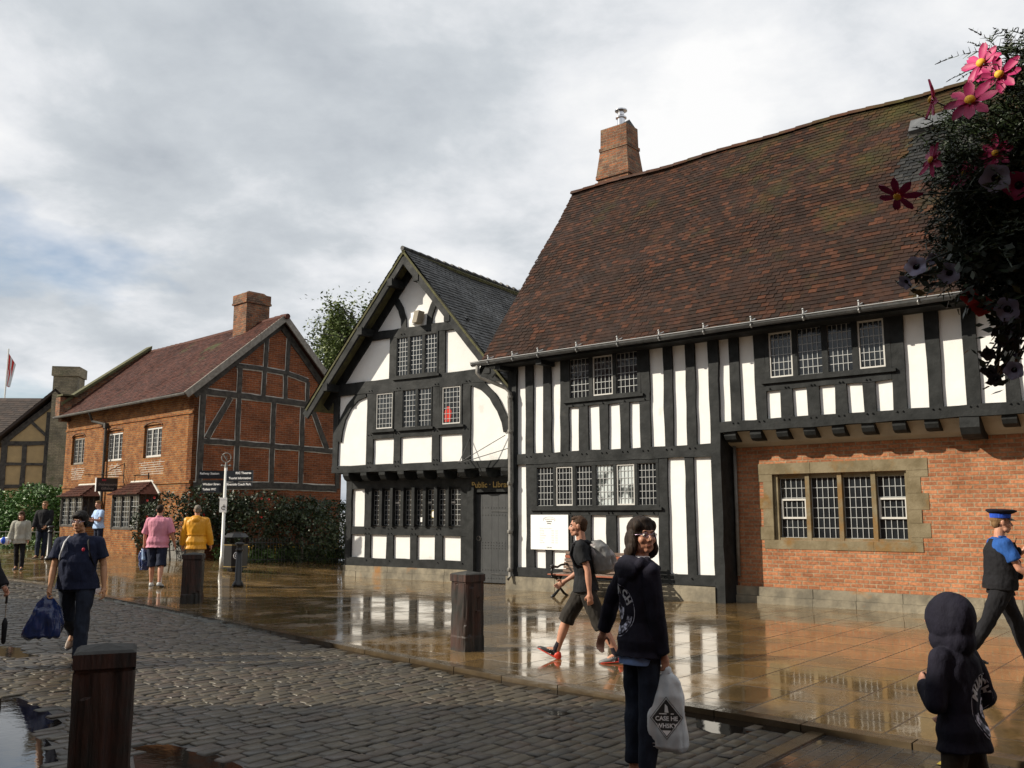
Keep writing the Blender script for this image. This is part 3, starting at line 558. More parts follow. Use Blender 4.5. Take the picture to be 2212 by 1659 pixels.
# chimney on the ridge
ch=MB(); cx0,cx1,cy0,cy1=-5.02,-3.98,3.26,4.06
def fr(mb,a0,a1,z0,z1,sh): # frustum: a0,a1 = inset bottom/top
    X0,X1,Yy0,Yy1=sh; mb.add([(X0+a0,Yy0+a0,z0),(X1-a0,Yy0+a0,z0),(X1-a0,Yy1-a0,z0),(X0+a0,Yy1-a0,z0),(X0+a1,Yy0+a1,z1),(X1-a1,Yy0+a1,z1),(X1-a1,Yy1-a1,z1),(X0+a1,Yy1-a1,z1)],[(3,2,1,0),(4,5,6,7),(0,1,5,4),(1,2,6,5),(2,3,7,6),(3,0,4,7)])
sh=(cx0,cx1,cy0,cy1); fr(ch,.04,.04,9.3,10.66,sh); fr(ch,.0,.0,10.66,10.76,sh); fr(ch,.01,.09,10.76,11.46,sh); fr(ch,.07,.07,11.46,11.55,sh); fr(ch,.1,.11,11.55,12.1,sh)
co=ch.build('chimney','brick_chimney',LR)
MB().lathe([(.0,12.08),(.105,12.08),(.105,12.37),(.15,12.38),(.15,12.41),(.07,12.43),(.085,12.46),(.085,12.58),(.17,12.59),(.17,12.62),(.0,12.66)],16,(-4.40,3.62,0)).build('flue','steel',co,smooth=False)
MB().add([(-4.32,3.40,12.1),(-4.10,3.40,12.1),(-4.10,3.86,12.1),(-4.32,3.86,12.1),(-4.14,3.62,12.28)],[(0,1,4),(1,2,4),(2,3,4),(3,0,4),(3,2,1,0)]).build('chimney_cowl','tile_dark',co)
# lead flashed roof hatch
def onroof(u,v,h): d=Vector(Vv); nn=Vector((0,-Vv[2],Vv[1])); return Vector((u,EY,EZ))+d*v+nn*(h+sagR(u,v))
mb=MB(); v0,v1=5.1,5.5; mb.add([tuple(onroof(u,v,h)) for h in (.02,.10) for u,v in ((3.24,v0),(4.6,v0),(4.6,v1),(3.24,v1))],[(4,5,6,7),(0,1,5,4),(1,2,6,5),(2,3,7,6),(3,0,4,7)]); mb.build('lead_flashing','lead_sheet',LR)
# notice board by the bench
nb=MB(); nb.box(-4.68,-3.64,-.055,-.032,.915,1.68)
NB=nb.build('notice_board','sign_white',None,label='white notice board of opening hours fixed to the timber wall above the bench',cat='notice board'); NB.parent=None; NB.matrix_world=LR.matrix_basis if False else NB.matrix_world
NB.location=LR.location; NB.rotation_euler=LR.rotation_euler
tx=MB(); F_=lambda x0,z0:(lambda x,y:(x0+x,-.058,z0+y))
put_text(tx,'Warwickshire Library',.030,F_(-4.16,1.585),0); put_text(tx,'Stratford',.040,F_(-4.16,1.535),0,bold=.001); put_text(tx,'Library',.040,F_(-4.16,1.49),0,bold=.001)
put_text(tx,'Library opening hours',.04,F_(-4.43,1.385),1,align='LEFT')
for i,(d_,h_) in enumerate([('Monday','9.00   5.30'),('Tuesday','9.00   5.30'),('Wednesday','9.00   5.30'),('Thursday','9.00   5.30'),('Friday','9.00   5.30'),('Saturday','9.00   4.00')]):
    put_text(tx,d_,.04,F_(-4.43,1.33-i*.052),1,align='LEFT'); put_text(tx,h_,.04,F_(-4.1,1.33-i*.052),1,align='LEFT')
put_text(tx,'Library',.05,F_(-4.16,.965),0); tx.build('lettering',['black_ink','grey_ink'],NB)
ar=MB(); P=[(-4.16+.165*math.cos(t),-.058,1.575+.06*math.sin(t)) for t in np.linspace(-.5,PI+.5,24)]; ar.tube(P,.004,n=4); ar.build('emblem_arc','blue_ink',NB)

# ================= gabled library entrance building =================
LG=thing('gabled_building','black and white gabled building with jettied upper floor and plank door beneath gold lettering','building',(-4.59,25.52,0),R(-34))
AX,AZ=2.73,8.66; SL=1.15; TL=-.78; TR=6.25
roofz=lambda x: AZ-abs(x-AX)*SL
U0=-.5
panel_prism(LG,'upper_wall',[[(-.05,2.85),(6.2,2.85),(6.2,roofz(6.2)-.12),(AX,AZ-.15),(-.05,roofz(-.05)-.12)]],U0+.025,U0+.3,'plaster')
panel_prism(LG,'lower_wall',[rect(.1,4.25,.3,2.75)],.025,.25,'plaster')
YU=U0-.028; YV=U0+.024
T=lambda name,path,w,peg=None,y=YU,y1=YV,**k: tim(LG,name,path,w,y,y1,peg=peg,**k)
T('jetty_beam',[(-.13,2.92),(5.95,2.92)],.19,y=U0-.06,y1=U0+.3,peg=[(x,2.96) for x in (.1,1.2,1.3,2.2,2.3,3.5,3.6,4.5,4.6)])
T('corner_post',[(-.04,3.0),(-.04,5.3)],.2,y1=U0+.2)
T('beam',[(-.05,5.135),(6.2,5.135)],.34,y=U0-.04,peg=[(x,5.03) for x in (.6,.7,1.2,1.3,2.2,2.3,3.5,3.6,4.5,4.6,5.1)])
for a,c in ((1.12,1.37),(2.10,2.33),(3.40,3.64),(4.38,4.63)): T('stud',[((a+c)/2,3.0),((a+c)/2,4.98)],c-a,peg=[((a+c)/2+d,z) for d in (-.05,.05) for z in (3.08,3.82)])
for a,c in ((1.37,2.10),(2.33,3.40),(3.64,4.38)): T('rail',[(a,3.82),(c,3.82)],.22)
T('tie_beam',[(.95,6.535),(4.55,6.535)],.22,y=U0-.04,peg=[(x,6.48) for x in (2.32,2.42,3.2,3.3)])
for a,c in ((1.9,2.14),(3.58,3.81)): T('stud',[((a+c)/2,5.28),((a+c)/2,6.45)],c-a)
T('curved_brace',[(.07,3.7),(.11,4.0),(.22,4.33),(.42,4.64),(.72,4.88),(1.05,4.98)],.19,seg=.2)
T('curved_brace',[(4.63,5.02),(4.98,4.88),(5.3,4.6),(5.53,4.25),(5.68,3.95),(5.74,3.7)],.2,seg=.2)
T('curved_brace',[(2.39,6.62),(2.37,6.9),(2.26,7.18),(2.1,7.42),(1.9,7.6)],.17,seg=.15)
T('curved_brace',[(3.25,6.62),(3.28,6.88),(3.38,7.12),(3.52,7.36),(3.7,7.5)],.17,seg=.15)
for sx in (-1,1):
    T('principal_rafter',[(AX+sx*.05,AZ-.35),(AX+sx*3.2,AZ-.35-3.15*SL)],.26,y=U0-.03)
    mb=MB(); e=TL if sx<0 else 5.7
    mb.timber([(AX,AZ-.22),(e,roofz(e)-.20)],.24,-1.0,-.93,j=.004); mb.build('barge_board','timber',LG)
    for dd in (.45,1.5,2.75):
        x=AX+sx*dd; mb=MB(); mb.box(x-.09,x+.09,-1.02,U0,roofz(x)-.42-.0,roofz(x)-.22); mb.build('purlin_end','timber',LG)
window(LG,[(1.46,2.05)],3.97,4.93,U0+.0,cols=5,rows=7,frame=(1.39,2.09,3.93,4.97),cas=(0,))
window(LG,[(2.41,2.85),(2.93,3.37)],3.97,4.95,U0+.0,cols=4,rows=7,frame=(2.34,3.40,3.93,4.98))
window(LG,[(3.73,4.32)],3.97,4.93,U0+.0,cols=5,rows=7,frame=(3.66,4.38,3.93,4.97),cas=(0,),gl=None)
MB().add([(3.80,U0-.003,4.03),(3.99,U0-.003,4.03),(4.01,U0-.003,4.3),(3.96,U0-.003,4.42),(3.88,U0-.003,4.43),(3.80,U0-.003,4.32)],[(0,1,2,3,4,5)]).build('red_patch','red_cloth',LG)  # flat red patch just in front of the opaque pane, for its red spot
window(LG,[(2.17,2.55),(2.63,3.05),(3.14,3.54)],5.36,6.38,U0+.0,cols=4,rows=8,frame=(2.14,3.58,5.3,6.43))
mb=MB(); mb.box(2.66,2.95,U0-.06,U0+.02,6.72,7.02); mb.build('alarm_box','sign_white',LG)
mb=MB(); mb.add([(2.9,U0-.06,6.68),(3.05,U0-.06,6.68),(3.05,U0-.3,6.68),(2.9,U0-.3,6.68),(2.95,U0-.02,7.0),(3.1,U0-.02,7.0),(3.1,U0-.26,7.0),(2.95,U0-.26,7.0)],[(3,2,1,0),(4,5,6,7),(0,1,5,4),(1,2,6,5),(2,3,7,6),(3,0,4,7)]); mb.build('floodlight','joist_soffit',LG)
# lower storey
T2=lambda name,path,w,peg=None,y=-.028,y1=.024,**k: tim(LG,name,path,w,y,y1,peg=peg,**k)
T2('corner_post',[(.06,.3),(.06,2.75)],.2,y=-.05,y1=.3)
T2('sill_beam',[(-.03,.42),(4.22,.42)],.22,y=-.05,peg=[(x,.47) for x in (.77,1.6,2.4,3.26,4.05)])
T2('rail',[(.16,1.26),(4.2,1.26)],.22,y=-.035,peg=[(x+d,z) for x in (.77,1.59,2.42,3.26) for d in (-.06,.06) for z in (1.32,1.19)])
T2('beam',[(.16,2.52),(6.2,2.52)],.26,y=-.04,y1=.2)
for a,c in ((.64,.9),(3.98,4.2)): T2('stud',[((a+c)/2,1.36),((a+c)/2,2.42)],c-a)
for a,c in ((.68,.88),(1.47,1.71),(2.31,2.53),(3.14,3.38),(3.98,4.2)): T2('stud',[((a+c)/2,.52),((a+c)/2,1.16)],c-a)
ls=[(.93+.3813*i+.05,.93+.3813*i+.36) for i in range(8)]
window(LG,ls,1.42,2.34,.014,cols=3,rows=7,frame=(.9,3.99,1.38,2.4),fd=.03,sill=False)
mb=MB()
for i in range(8): x=.93+.3813*i; mb.box(x-.05,x+.05,-.12,.0,1.39,2.4)
mb.build('mullion','timber',LG)
mb=MB(); 
for x0 in (1.72,2.86-.02,3.62+.0): mb.box(x0-.12,x0+.16,-.005,.004,1.98,2.03)
mb.build('white_bar','white_frame',LG)
mb=MB(); P=[(3.06+.075*math.cos(t),-.004,1.70+.09*math.sin(t)) for t in np.linspace(0,2*PI,17)[:-1]]; mb.add(P,[tuple(range(16))],0); mb.tube(P+[P[0]],.010,n=4,m=1); mb.box(2.62,2.8,-.006,.002,1.5,1.62,2); mb.build('window_sticker',['sign_white','yellow_line','sign_white'],LG)
for i in range(9):
    x=.3+.66*i; mb=MB(); prof=[(U0-.05,2.82),(U0-.05,2.74),(U0+.02,2.64),(U0+.1,2.6),(.1,2.6),(.1,2.82)]
    mb.add([(x,a,z) for a,z in prof]+[(x+.21,a,z) for a,z in prof],[(5,4,3,2,1,0),(6,7,8,9,10,11)]+[(k,(k+1)%6,(k+1)%6+6,k+6) for k in range(6)]); mb.build('joist_end','timber',LG)
MB().box(.05,6.2,U0+.06,.1,2.8,2.84).build('jetty_soffit','timber',LG)
pl=MB(); x=-.08
while x<4.2:
    l=min(random.uniform(.4,.9),4.24-x); pl.box(x+.003,x+l-.003,-.10+random.uniform(0,.02),.25,-.1,.16); pl.box(x+.003,x+l-.003,-.08+random.uniform(0,.02),.25,.163,.31); x+=l
pl.build('plinth','plinth_stone',LG)
T2('door_post',[(4.31,.0),(4.31,2.42)],.2,y=-.08,y1=.3)
dr=MB()
for a,c in ((4.40,4.60),(4.605,4.895),(4.90,5.09),(5.095,5.32),(5.325,5.6)): dr.box(a,c,.05,.09,.02,2.2)
D=dr.build('door','door_paint',LG)
mb=MB()
for z in (1.78,.24): mb.add([(4.88,.035,z-.015),(5.6,.035,z-.035),(5.6,.035,z+.035),(4.88,.035,z+.015),(4.88,.05,z-.015),(5.6,.05,z-.035),(5.6,.05,z+.035),(4.88,.05,z+.015)],[(0,1,2,3),(4,7,6,5),(3,2,6,7),(0,4,5,1)])
mb.build('strap_hinge','gutter_iron',D)
mb=MB()
for z in (1.86,1.68,1.0,.93,.86,.33,.13):
    for k in range(12): x=4.44+k*.085; mb.lathe([(.011,0),(.007,.009)],6,(0,0,0)) if False else mb.box(x-.009,x+.009,.038,.05,z-.009,z+.009)
mb.build('stud_nails','gutter_iron',D)
P=[(4.5+.055*math.sin(t),.03,1.1+.055*math.cos(t)) for t in np.linspace(0,2*PI,17)]; MB().tube(P,.009,n=5).build('ring_handle','pipe_grey',D)
mb=MB(); mb.box(4.2,6.2,-.02,.06,2.25,2.42); mb.build('sign_board','timber',LG)
tx=MB(); put_text(tx,'Public · Library',.205,lambda x,y:(4.33+x,-.05,2.425+y),align='LEFT',shear=.0,bold=.003); tx.build('lettering','gold',LG)
MB().box(4.2,6.2,.25,.3,0,2.45).build('porch_wall','timber',LG)
# roof
VL=math.hypot(1,SL)
rf=MB(); Lr=(AX-TL)*VL; sg=lambda u,v:.015*math.sin(u*1.7+v)-.05*math.sin(max(0,min(1,(u)/10))*PI)*(v/4)
for sx,L_ in ((-1,(AX-TL)*VL),(1,(TR+1.2-AX)*VL)):
    O=(AX+sx*L_/VL,-1.02,AZ-L_/VL*SL); V=(-sx/VL,0,SL/VL)
    tiles(rf,O,(0,1,0),V,0,10.5,L_,.13,.19,sag=sg,jit=.005); slab(rf,O,(0,1,0),V,0,10.5,L_,.055,1,lambda u,v:sg(u,v)-.03,10,4)
rf.build('roof',['tile_dark','moss_edge'],LG)
mb=MB(); y=-1.04
while y<9: mb.tube([(AX,y,AZ+.02),(AX,y+.36,AZ+.02+sg(y,4)-.01)],[.065,.055],n=8); y+=.35
mb.build('ridge_tiles','tile_dark',LG)
MB().box(-.05,.15,.3,9,0,4.9).build('side_wall','plaster',LG); MB().box(.15,6.2,8.8,9,0,4.9).build('back_wall','plaster',LG)
mb=MB(); mb.tube([(4.6,U0-.03,3.55),(4.62,-.95,2.95)],.012,n=5); mb.tube([(4.62,-.95,2.95),(5.7,U0-.03,3.6)],.010,n=5); mb.tube([(4.6,U0-.03,3.1),(4.62,-1.0,2.93)],.014,n=5); mb.tube([(4.62,-.95,2.93),(5.9,U0-.03,3.3)],.01,n=5); mb.build('iron_bracket','gutter_iron',LG)
# ================= brick house on the left =================
BH=thing('brick_house','old brick shop with tiled roof, bay windows and timbered gable end beside the garden','house',(-13.22,30.82,.45),R(-43))
zb=.45   # drawn in heights above the level square; the house stands on ground that is .45 higher
def BZ(mb): mb.v=[(x,y,z-zb) for x,y,z in mb.v]; return mb
def side(mb): mb.v=[(4.68-y,x,z-zb) for x,y,z in mb.v]; return mb   # drawing plane turned onto the gable end
PX=-5.15; DEP=5.6; RYB,RZB=2.95,8.2; EZB=5.42
wl=MB()
def oarch(c,zt,zb_,w):  # opening with a shallow arched head -> list of (x,z)
    return [(c-w/2,zb_),(c+w/2,zb_),(c+w/2,zt)]+[(c+w/2*math.cos(t),zt+.13*math.sin(t)) for t in np.linspace(.3,PI-.3,5)]+[(c-w/2,zt)]
ops=[(-3.97,1.15),(-.87,1.3),(2.03,1.27)]
xs=[PX]; 
for r in (rect(PX,4.68,4.62,5.5),rect(PX,4.68,2.42,3.54),rect(PX,-4.54,3.54,4.62),rect(-3.4,-1.52,3.54,4.62),rect(-.22,1.4,3.54,4.62),rect(2.66,4.68,3.54,4.62),rect(PX,-.48,-.3,2.42),rect(.12,4.68,-.3,2.42)): wl.prism(r,0,.3)
BZ(wl).build('front_wall','brick_old',BH)
b2=MB(); b2.prism([(0,-.3),(DEP,-.3),(DEP,5.2),(RYB,RZB-.15),(0,5.35)],.0,.3); side(b2).build('gable_wall','brick_side',BH)
b3=MB(); b3.box(PX,PX+.3,.3,DEP,-.3,5.4); b3.prism([(0,5.2),(DEP,5.2),(RYB,RZB)],PX,PX+.3) if False else None
q_=[(-.34,5.2),(DEP,5.2),(RYB,RZB+.24),(-.34,5.86)]; b3.add([(PX,y_,z_) for y_,z_ in q_]+[(PX+.3,y_,z_) for y_,z_ in q_],[(3,2,1,0),(4,5,6,7)]+[(k,(k+1)%4,(k+1)%4+4,k+4) for k in range(4)]); b3.box(PX-.06,PX+.36,-.45,-.02,5.35,6.10)
BZ(b3).build('parapet_wall','brick_chimney',BH)
cp=MB(); L_=math.hypot(RYB+.4,RZB+.35-5.75); cp.add([(PX-.1,-.4,5.9),(PX+.42,-.4,5.9),(PX+.42,RYB,RZB+.32),(PX-.1,RYB,RZB+.32),(PX-.1,-.4,5.78),(PX+.42,-.4,5.78),(PX+.42,RYB,RZB+.2),(PX-.1,RYB,RZB+.2)],[(0,1,2,3),(7,6,5,4),(0,4,5,1),(1,5,6,2),(3,7,4,0)]); cp.box(PX-.1,PX+.5,-.42,.1,6.15,6.21); BZ(cp).build('coping','moss_edge',BH)
st=MB()
for z,x1 in ((2.72,4.7),(4.86,4.7)): st.timber([(PX,z),(4.66,z-.02)],.09,-.035,.0,j=.006)
st.timber([(PX,5.37),(4.68,5.37)],.1,-.02,.0); BZ(st).build('string_course','brick_old',BH)
for i,((c,w_)) in enumerate(ops):
    a=c-w_/2+.02; e=c+w_/2-.02; lz=[(a+.05+k*(w_-.1)/3,a+.05+(k+1)*(w_-.1)/3-.05) for k in range(3)]
    ww=window(BH,lz,3.62,4.47,.12,cols=3,rows=6,frame=(a,e,3.56,4.53),fm='white_frame' if i else 'old_frame',lw=.012,fd=.04,sill=False)
    ww.location.z=-zb
    ah=MB(); ah.prism([(c-w_/2,4.53)]+[(c+w_/2*math.cos(t),4.53+.13*math.sin(t)) for t in np.linspace(PI,0,9)],.06,.2); BZ(ah).build('window_arch','brick_old',BH)
    hd=MB(); P=[(c+(w_/2+.02)*math.cos(t),4.56+.15*math.sin(t)) for t in np.linspace(PI,0,9)]; hd.timber(P,.035,-.03,.0,j=0); BZ(hd).build('drip_mould','brick_chimney',BH)
pt_=MB()   # fresh white pointing below the windows
for c,x0,x1 in ((-3.9,-4.5,-3.2),(2.0,1.1,3.0),(-.7,-1.3,-.1)):
    for k in range(6):
        z=3.0+k*.075; pt_.box(x0+random.uniform(0,.25),x1-random.uniform(0,.3),-.004,.0,z,z+.012)
        for q in range(5): xx=random.uniform(x0+.1,x1-.2); pt_.box(xx,xx+.012,-.004,.0,z+.012,z+.07)
BZ(pt_).build('new_pointing','mortar_white',BH)
def bay(x0,x1,z0,z1,nl,cols,rows):
    d=.5; mb=MB(); mb.add([(x0,0,-.3),(x0+.2,-d,-.3),(x1-.2,-d,-.3),(x1,0,-.3),(x0,0,z0),(x0+.2,-d,z0),(x1-.2,-d,z0),(x1,0,z0)],[(0,1,5,4),(1,2,6,5),(2,3,7,6),(4,5,6,7)]); BZ(mb).build('bay_base','brick_old',BH)
    A=x0+.2;C=x1-.2; lw_=(C-A-.06)/nl; li=[(A+.06+k*lw_,A+k*lw_+lw_) for k in range(nl)]
    w_=window(BH,li,z0+.08,z1-.06,-d+.04,cols=cols,rows=rows,frame=(A,C,z0,z1),fm='old_timber',lw=.012,fd=.05,sill=False); w_.location.z=-zb
    mb=MB()
    for xa,xb in ((x0,A),(x1,C)):
        mb=MB(); mb.add([(xa,0,z0),(xb,-d,z0),(xb,-d,z1),(xa,0,z1)],[(0,1,2,3)],1)
        for k in range(4):
            f=k/3; X=xa+(xb-xa)*f; Yy=-d*f; mb.box(X-.025,X+.025,Yy-.025,Yy+.02,z0,z1,0)
        BZ(mb).build('bay_cheek',['old_timber','glass'],BH)
    rr=MB(); zr=z1+.42; e=.14
    q=[(x0-e,.0,z1),(x0+.2-e,-d-e,z1),(x1-.2+e,-d-e,z1),(x1+e,.0,z1),(x0+.42,.0,zr),(x1-.42,.0,zr)]
    rr.add(q,[(0,1,4),(1,2,5,4),(2,3,5),(0,3,2,1)],0,.4)
    for k in range(5):
        f=k/5; P=[tuple(Vector(q[1]).lerp(Vector(q[4]),f)+Vector((0,-.02,.02))),tuple(Vector(q[2]).lerp(Vector(q[5]),f)+Vector((0,-.02,.02))),tuple(Vector(q[2]).lerp(Vector(q[5]),f+.2)),tuple(Vector(q[1]).lerp(Vector(q[4]),f+.2))]
        a,b_,c_,d_=P; n=8
        for j in range(n):
            L1=Vector(a).lerp(Vector(b_),j/n+.01); L2=Vector(a).lerp(Vector(b_),(j+1)/n); L3=Vector(d_).lerp(Vector(c_),(j+1)/n); L4=Vector(d_).lerp(Vector(c_),j/n+.01)
            rr.add([tuple(L1+Vector((0,-.01,.012))),tuple(L2+Vector((0,-.01,.012))),tuple(L3),tuple(L4),tuple(L1-Vector((0,0,.02))),tuple(L2-Vector((0,0,.02)))],[(0,1,2,3),(0,4,5,1)],0,random.uniform(.05,1))
    rf_=BZ(rr).build('bay_roof','tile_brick_house',BH)
    mo=MB(); mo.tube([(x0+.40,-.0,zr+.01),(x1-.42,-.0,zr+.01)],.045,n=6); mo.tube([(x1-.42,-.0,zr+.01),(x1+e,-.02,z1+.02)],.045,n=6); mo.tube([(x0+.42,-.0,zr),(x0-e,-.02,z1+.02)],.03,n=6); BZ(mo).build('lead_flashing','mortar_white',rf_)
bay(-4.0,-1.75,1.28,2.34,3,3,6); bay(.28,2.62,1.22,2.34,3,3,6)
mb=MB(); mb.box(-.50,.14,.28,.32,-.2,2.45); BZ(mb).build('door','black_paint',BH); mb=MB(); mb.box(-.5,-.42,-.03,.3,-.2,2.42); mb.box(.06,.13,-.03,.3,-.2,2.42); mb.box(-.5,.13,-.03,.3,2.36,2.44); mb.box(-.9,.3,-.12,.2,.3,.46,0); BZ(mb).build('door_frame','old_timber',BH)
mb=MB(); mb.box(-.72,-.56,-.012,.0,1.45,1.75); BZ(mb).build('wall_plaque','pale_ink',BH)
mb=MB(); mb.tube([(-2.1,-.42,5.28),(-2.1,-.3,5.0),(-1.5,-.1,4.86),(-1.42,-.09,4.7),(-1.42,-.09,.5)],.05,n=8); mb.box(-1.5,-1.34,-.16,-.02,4.72,4.9); BZ(mb).build('downpipe','old_timber',BH)
mb=MB(); mb.tube([(PX-.2,-.43,5.34),(4.95,-.43,5.34)],.055,n=8); BZ(mb).build('gutter','old_timber',BH)
# roof
VB=Vector((0,RYB+.38,RZB+.1-5.38)); LB=VB.length; VB.normalize(); sgb=lambda u,v:-.07*math.sin(max(0,min(1,(u+5)/10))*PI)*(v/4)+.012*math.sin(u*1.9)
rf=MB(); tiles(rf,(0,-.40,5.40-zb),(1,0,0),VB,-4.85,4.98,LB,.115,.17,sag=sgb,jit=.005); slab(rf,(0,-.40,5.40-zb),(1,0,0),VB,-4.85,4.98,LB,.07,0,lambda u,v:sgb(u,v)-.01,20)
VB2=Vector((0,-(DEP+.3-RYB),RZB+.1-5.3)); L2=VB2.length; VB2.normalize(); slab(rf,(0,DEP+.3,5.32-zb),(1,0,0),VB2,-4.85,4.98,L2,.07,0,None,4)
rt=MB(); x=-4.9
while x<4.9: rt.tube([(x,RYB,RZB+.07-zb+sgb(x,4)),(x+.38,RYB,RZB+.06-zb+sgb(x+.38,4))],[.10,.09],n=10); x+=.37
rf.build('roof','tile_brick_house',BH); rt.t=[.5]*len(rt.f); rt.build('ridge_tiles','tile_brick_house',BH)
mb=MB(); mb.timber([(-.42,5.30),(RYB,RZB+.02)],.2,-.32,-.26,j=.004); side(mb).build('barge_board','old_frame',BH)
mb=MB(); mb.timber([(RYB,RZB+.02),(DEP+.35,5.18)],.2,-.32,-.26,j=.004); side(mb).build('barge_board','old_frame',BH)
cb=MB(); sh=(2.45,3.3,2.45,3.35); fr(cb,0,0,7.0,8.95,sh); fr(cb,-.05,-.05,8.95,9.02,sh); fr(cb,-.03,-.03,9.02,9.3,sh)
c_=BZ(cb).build('chimney','brick_chimney',BH)
mb=MB(); fr(mb,.05,.2,9.3,9.42,(2.45,2.9,2.45,3.35)); fr(mb,.05,.15,9.3,9.40,(2.9,3.3,2.45,3.35)); BZ(mb).build('chimney_pot','brick_chimney',c_)
mb=MB(); mb.box(2.4,3.36,2.36,2.46,7.6,7.78); BZ(mb).build('lead_flashing','lead_sheet',c_)
# timbering of the gable end
def ST(name,path,w,j=.014):
    mb=MB(); mb.timber(path,w,-.05,.0,j=j,seg=.3); side(mb).build(name,'old_timber',BH)
    return path,w
PTS=[('post',[(.27,2.6),(.27,5.45)],.17),('post',[(1.52,2.6),(1.50,6.5)],.14),('post',[(2.80,2.68),(2.79,5.4)],.15),('post',[(3.93,2.65),(3.92,5.3)],.15),
 ('beam',[(.1,2.58),(1.4,2.6),(2.8,2.64),(5.4,2.6)],.2),('beam',[(.3,3.95),(1.5,3.95),(2.8,3.93),(5.4,3.88)],.15),('beam',[(.05,5.50),(1.5,5.48),(2.8,5.46),(5.3,5.38)],.18),
 ('beam',[(1.35,6.44),(2.4,6.44),(3.3,6.40),(4.1,6.24)],.14),('stud',[(2.38,5.5),(2.40,6.4)],.13),('stud',[(3.22,5.45),(3.2,6.35)],.13),('stud',[(4.1,5.4),(4.08,6.2)],.12),
 ('stud',[(2.42,6.5),(2.44,7.5)],.13),('stud',[(3.25,6.4),(3.27,7.6)],.12),('brace',[(.46,4.05),(1.2,5.38)],.16),('brace',[(4.95,3.95),(4.3,5.3)],.16),
 ('principal_rafter',[(-.02,5.35),(RYB,RZB-.2)],.2),('principal_rafter',[(RYB,RZB-.2),(DEP+.1,5.1)],.2),('post',[(5.42,2.6),(5.42,5.3)],.17)]
for nm,pa,w_ in PTS: ST(nm,pa,w_)
ml=MB()
for nm,pa,w_ in PTS[:15]:
    a,b_=pa[0],pa[-1]; 
    for (p,q) in zip(pa[:-1],pa[1:]): ml.timber([p,q],w_+.055,-.012,.0,j=.006,seg=.12)
side(ml).build('lime_edging','mortar_white',BH)
# stone footing
mb=MB()
for z0,z1 in ((.3,.62),(.62,.92)):
    x=2.7
    while x<4.9: l=random.uniform(.3,.6); mb.box(x,x+l-.02,-.28+random.uniform(0,.06),.1,z0+.01,z1); x+=l
BZ(mb).build('stone_footing','grey_stone',BH)
# hanging sign (perpendicular to the front)
hs=thing('hanging_sign','dark hanging shop sign with red line of text on an iron bracket above the door','sign',(-13.22,30.82,0),R(-43))
mb=MB(); mb.tube([(.05,0,3.02),(.05,-1.3,3.0)],.014,n=5); mb.tube([(.05,0,3.42),(.05,-.75,3.02)],.012,n=5); mb.tube([(.05,0,2.7),(.05,0,3.45)],.02,n=5); mb.build('bracket','black_paint',hs)
bd=MB().box(.03,.07,-.90,-.2,2.46,2.92).build('sign_board','red_ink' if False else 'dark_sign',hs); MB().box(.025,.075,-.925,-.9,2.46,2.92).build('board_edge','sign_white',bd)
tx=MB(); fs_=lambda y0,z0:(lambda x,y:(.074,y0+x,z0+y))
put_text(tx,'RSC',.08,fs_(-.66,2.84),1,bold=.003); put_text(tx,'Shakespeare',.125,fs_(-.54,2.70),0,shear=.2); put_text(tx,'Giftshop',.125,fs_(-.54,2.565),0,shear=.2); tx.build('lettering',['pale_ink','red_ink'],bd)
mb=MB(); mb.tube([(1.9,0,2.98),(1.9,-.5,2.95)],.014,n=5); mb.tube([(1.9,-.45,2.95),(1.9,-.45,2.75)],.012,n=5); mb.tube([(1.9,0,3.05),(1.9,0,2.85)],.03,n=5)
mb.v=[(x,y,z-zb) for x,y,z in mb.v]; mb.build('iron_bracket','black_paint',BH)

# ================= cottage far left =================
CO=thing('cottage','old ochre plastered cottage with dark tiled roof and tall stone chimney behind the hedge','house',(-23.75,42,1.2),R(10))
mb=MB(); mb.prism([(0,-.6),(4.6,-.6),(4.6,3.6),(2.3,5.9),(0,3.85)],0,.3); mb.box(0,.3,.3,7,-.6,3.85); mb.box(4.3,4.6,.3,7,-.6,3.8); mb.build('wall','ochre_plaster',CO)
for nm,pa,w_ in [('post',[(.12,0),(.12,3.85)],.26),('post',[(1.0,1.7),(1.0,3.8)],.2),('post',[(1.98,0),(1.98,5.3)],.26),('beam',[(.1,3.8),(2,3.85)],.2),('beam',[(.2,2.85),(2,2.85)],.13),('beam',[(.1,1.8),(2,1.85)],.16),('brace',[(1.2,4.85),(1.95,4.15)],.13),('principal_rafter',[(0,3.8),(2.2,5.85)],.24),('principal_rafter',[(2.2,5.85),(4.6,3.7)],.24),('plinth',[(.0,.2),(2.1,.2)],.9)]:
    q=MB(); q.timber(pa,w_,-.05,.02); q.build(nm,'old_timber',CO)
rf=MB(); V=Vector((2.75,0,2.65)); L_=V.length; V.normalize(); tiles(rf,(-.5,-.35,3.75),(0,1,0),V,0,7,L_,.2,.3,jit=.006); slab(rf,(-.5,-.35,3.75),(0,1,0),V,0,7,L_,.1); V=Vector((-2.75,0,2.6)); L_=V.length;V.normalize(); slab(rf,(5.0,-.35,3.8),(0,1,0),V,0,7,L_,.1)
rf.build('roof','tile_cottage',CO)
mb=MB(); mb.box(2.12,3.2,-.35,.8,-.6,7.0); mb.box(2.05,3.27,-.42,.87,7.0,7.45); mb.build('chimney','brick_yellow',CO)
CW=thing('cottage','long dark tiled cottage roof rising behind the ochre gabled cottage','house',(-36,43,1.4),R(2))
mb=MB(); mb.box(0,14.2,.2,6,-.6,3.9); mb.build('wall','ochre_plaster',CW)
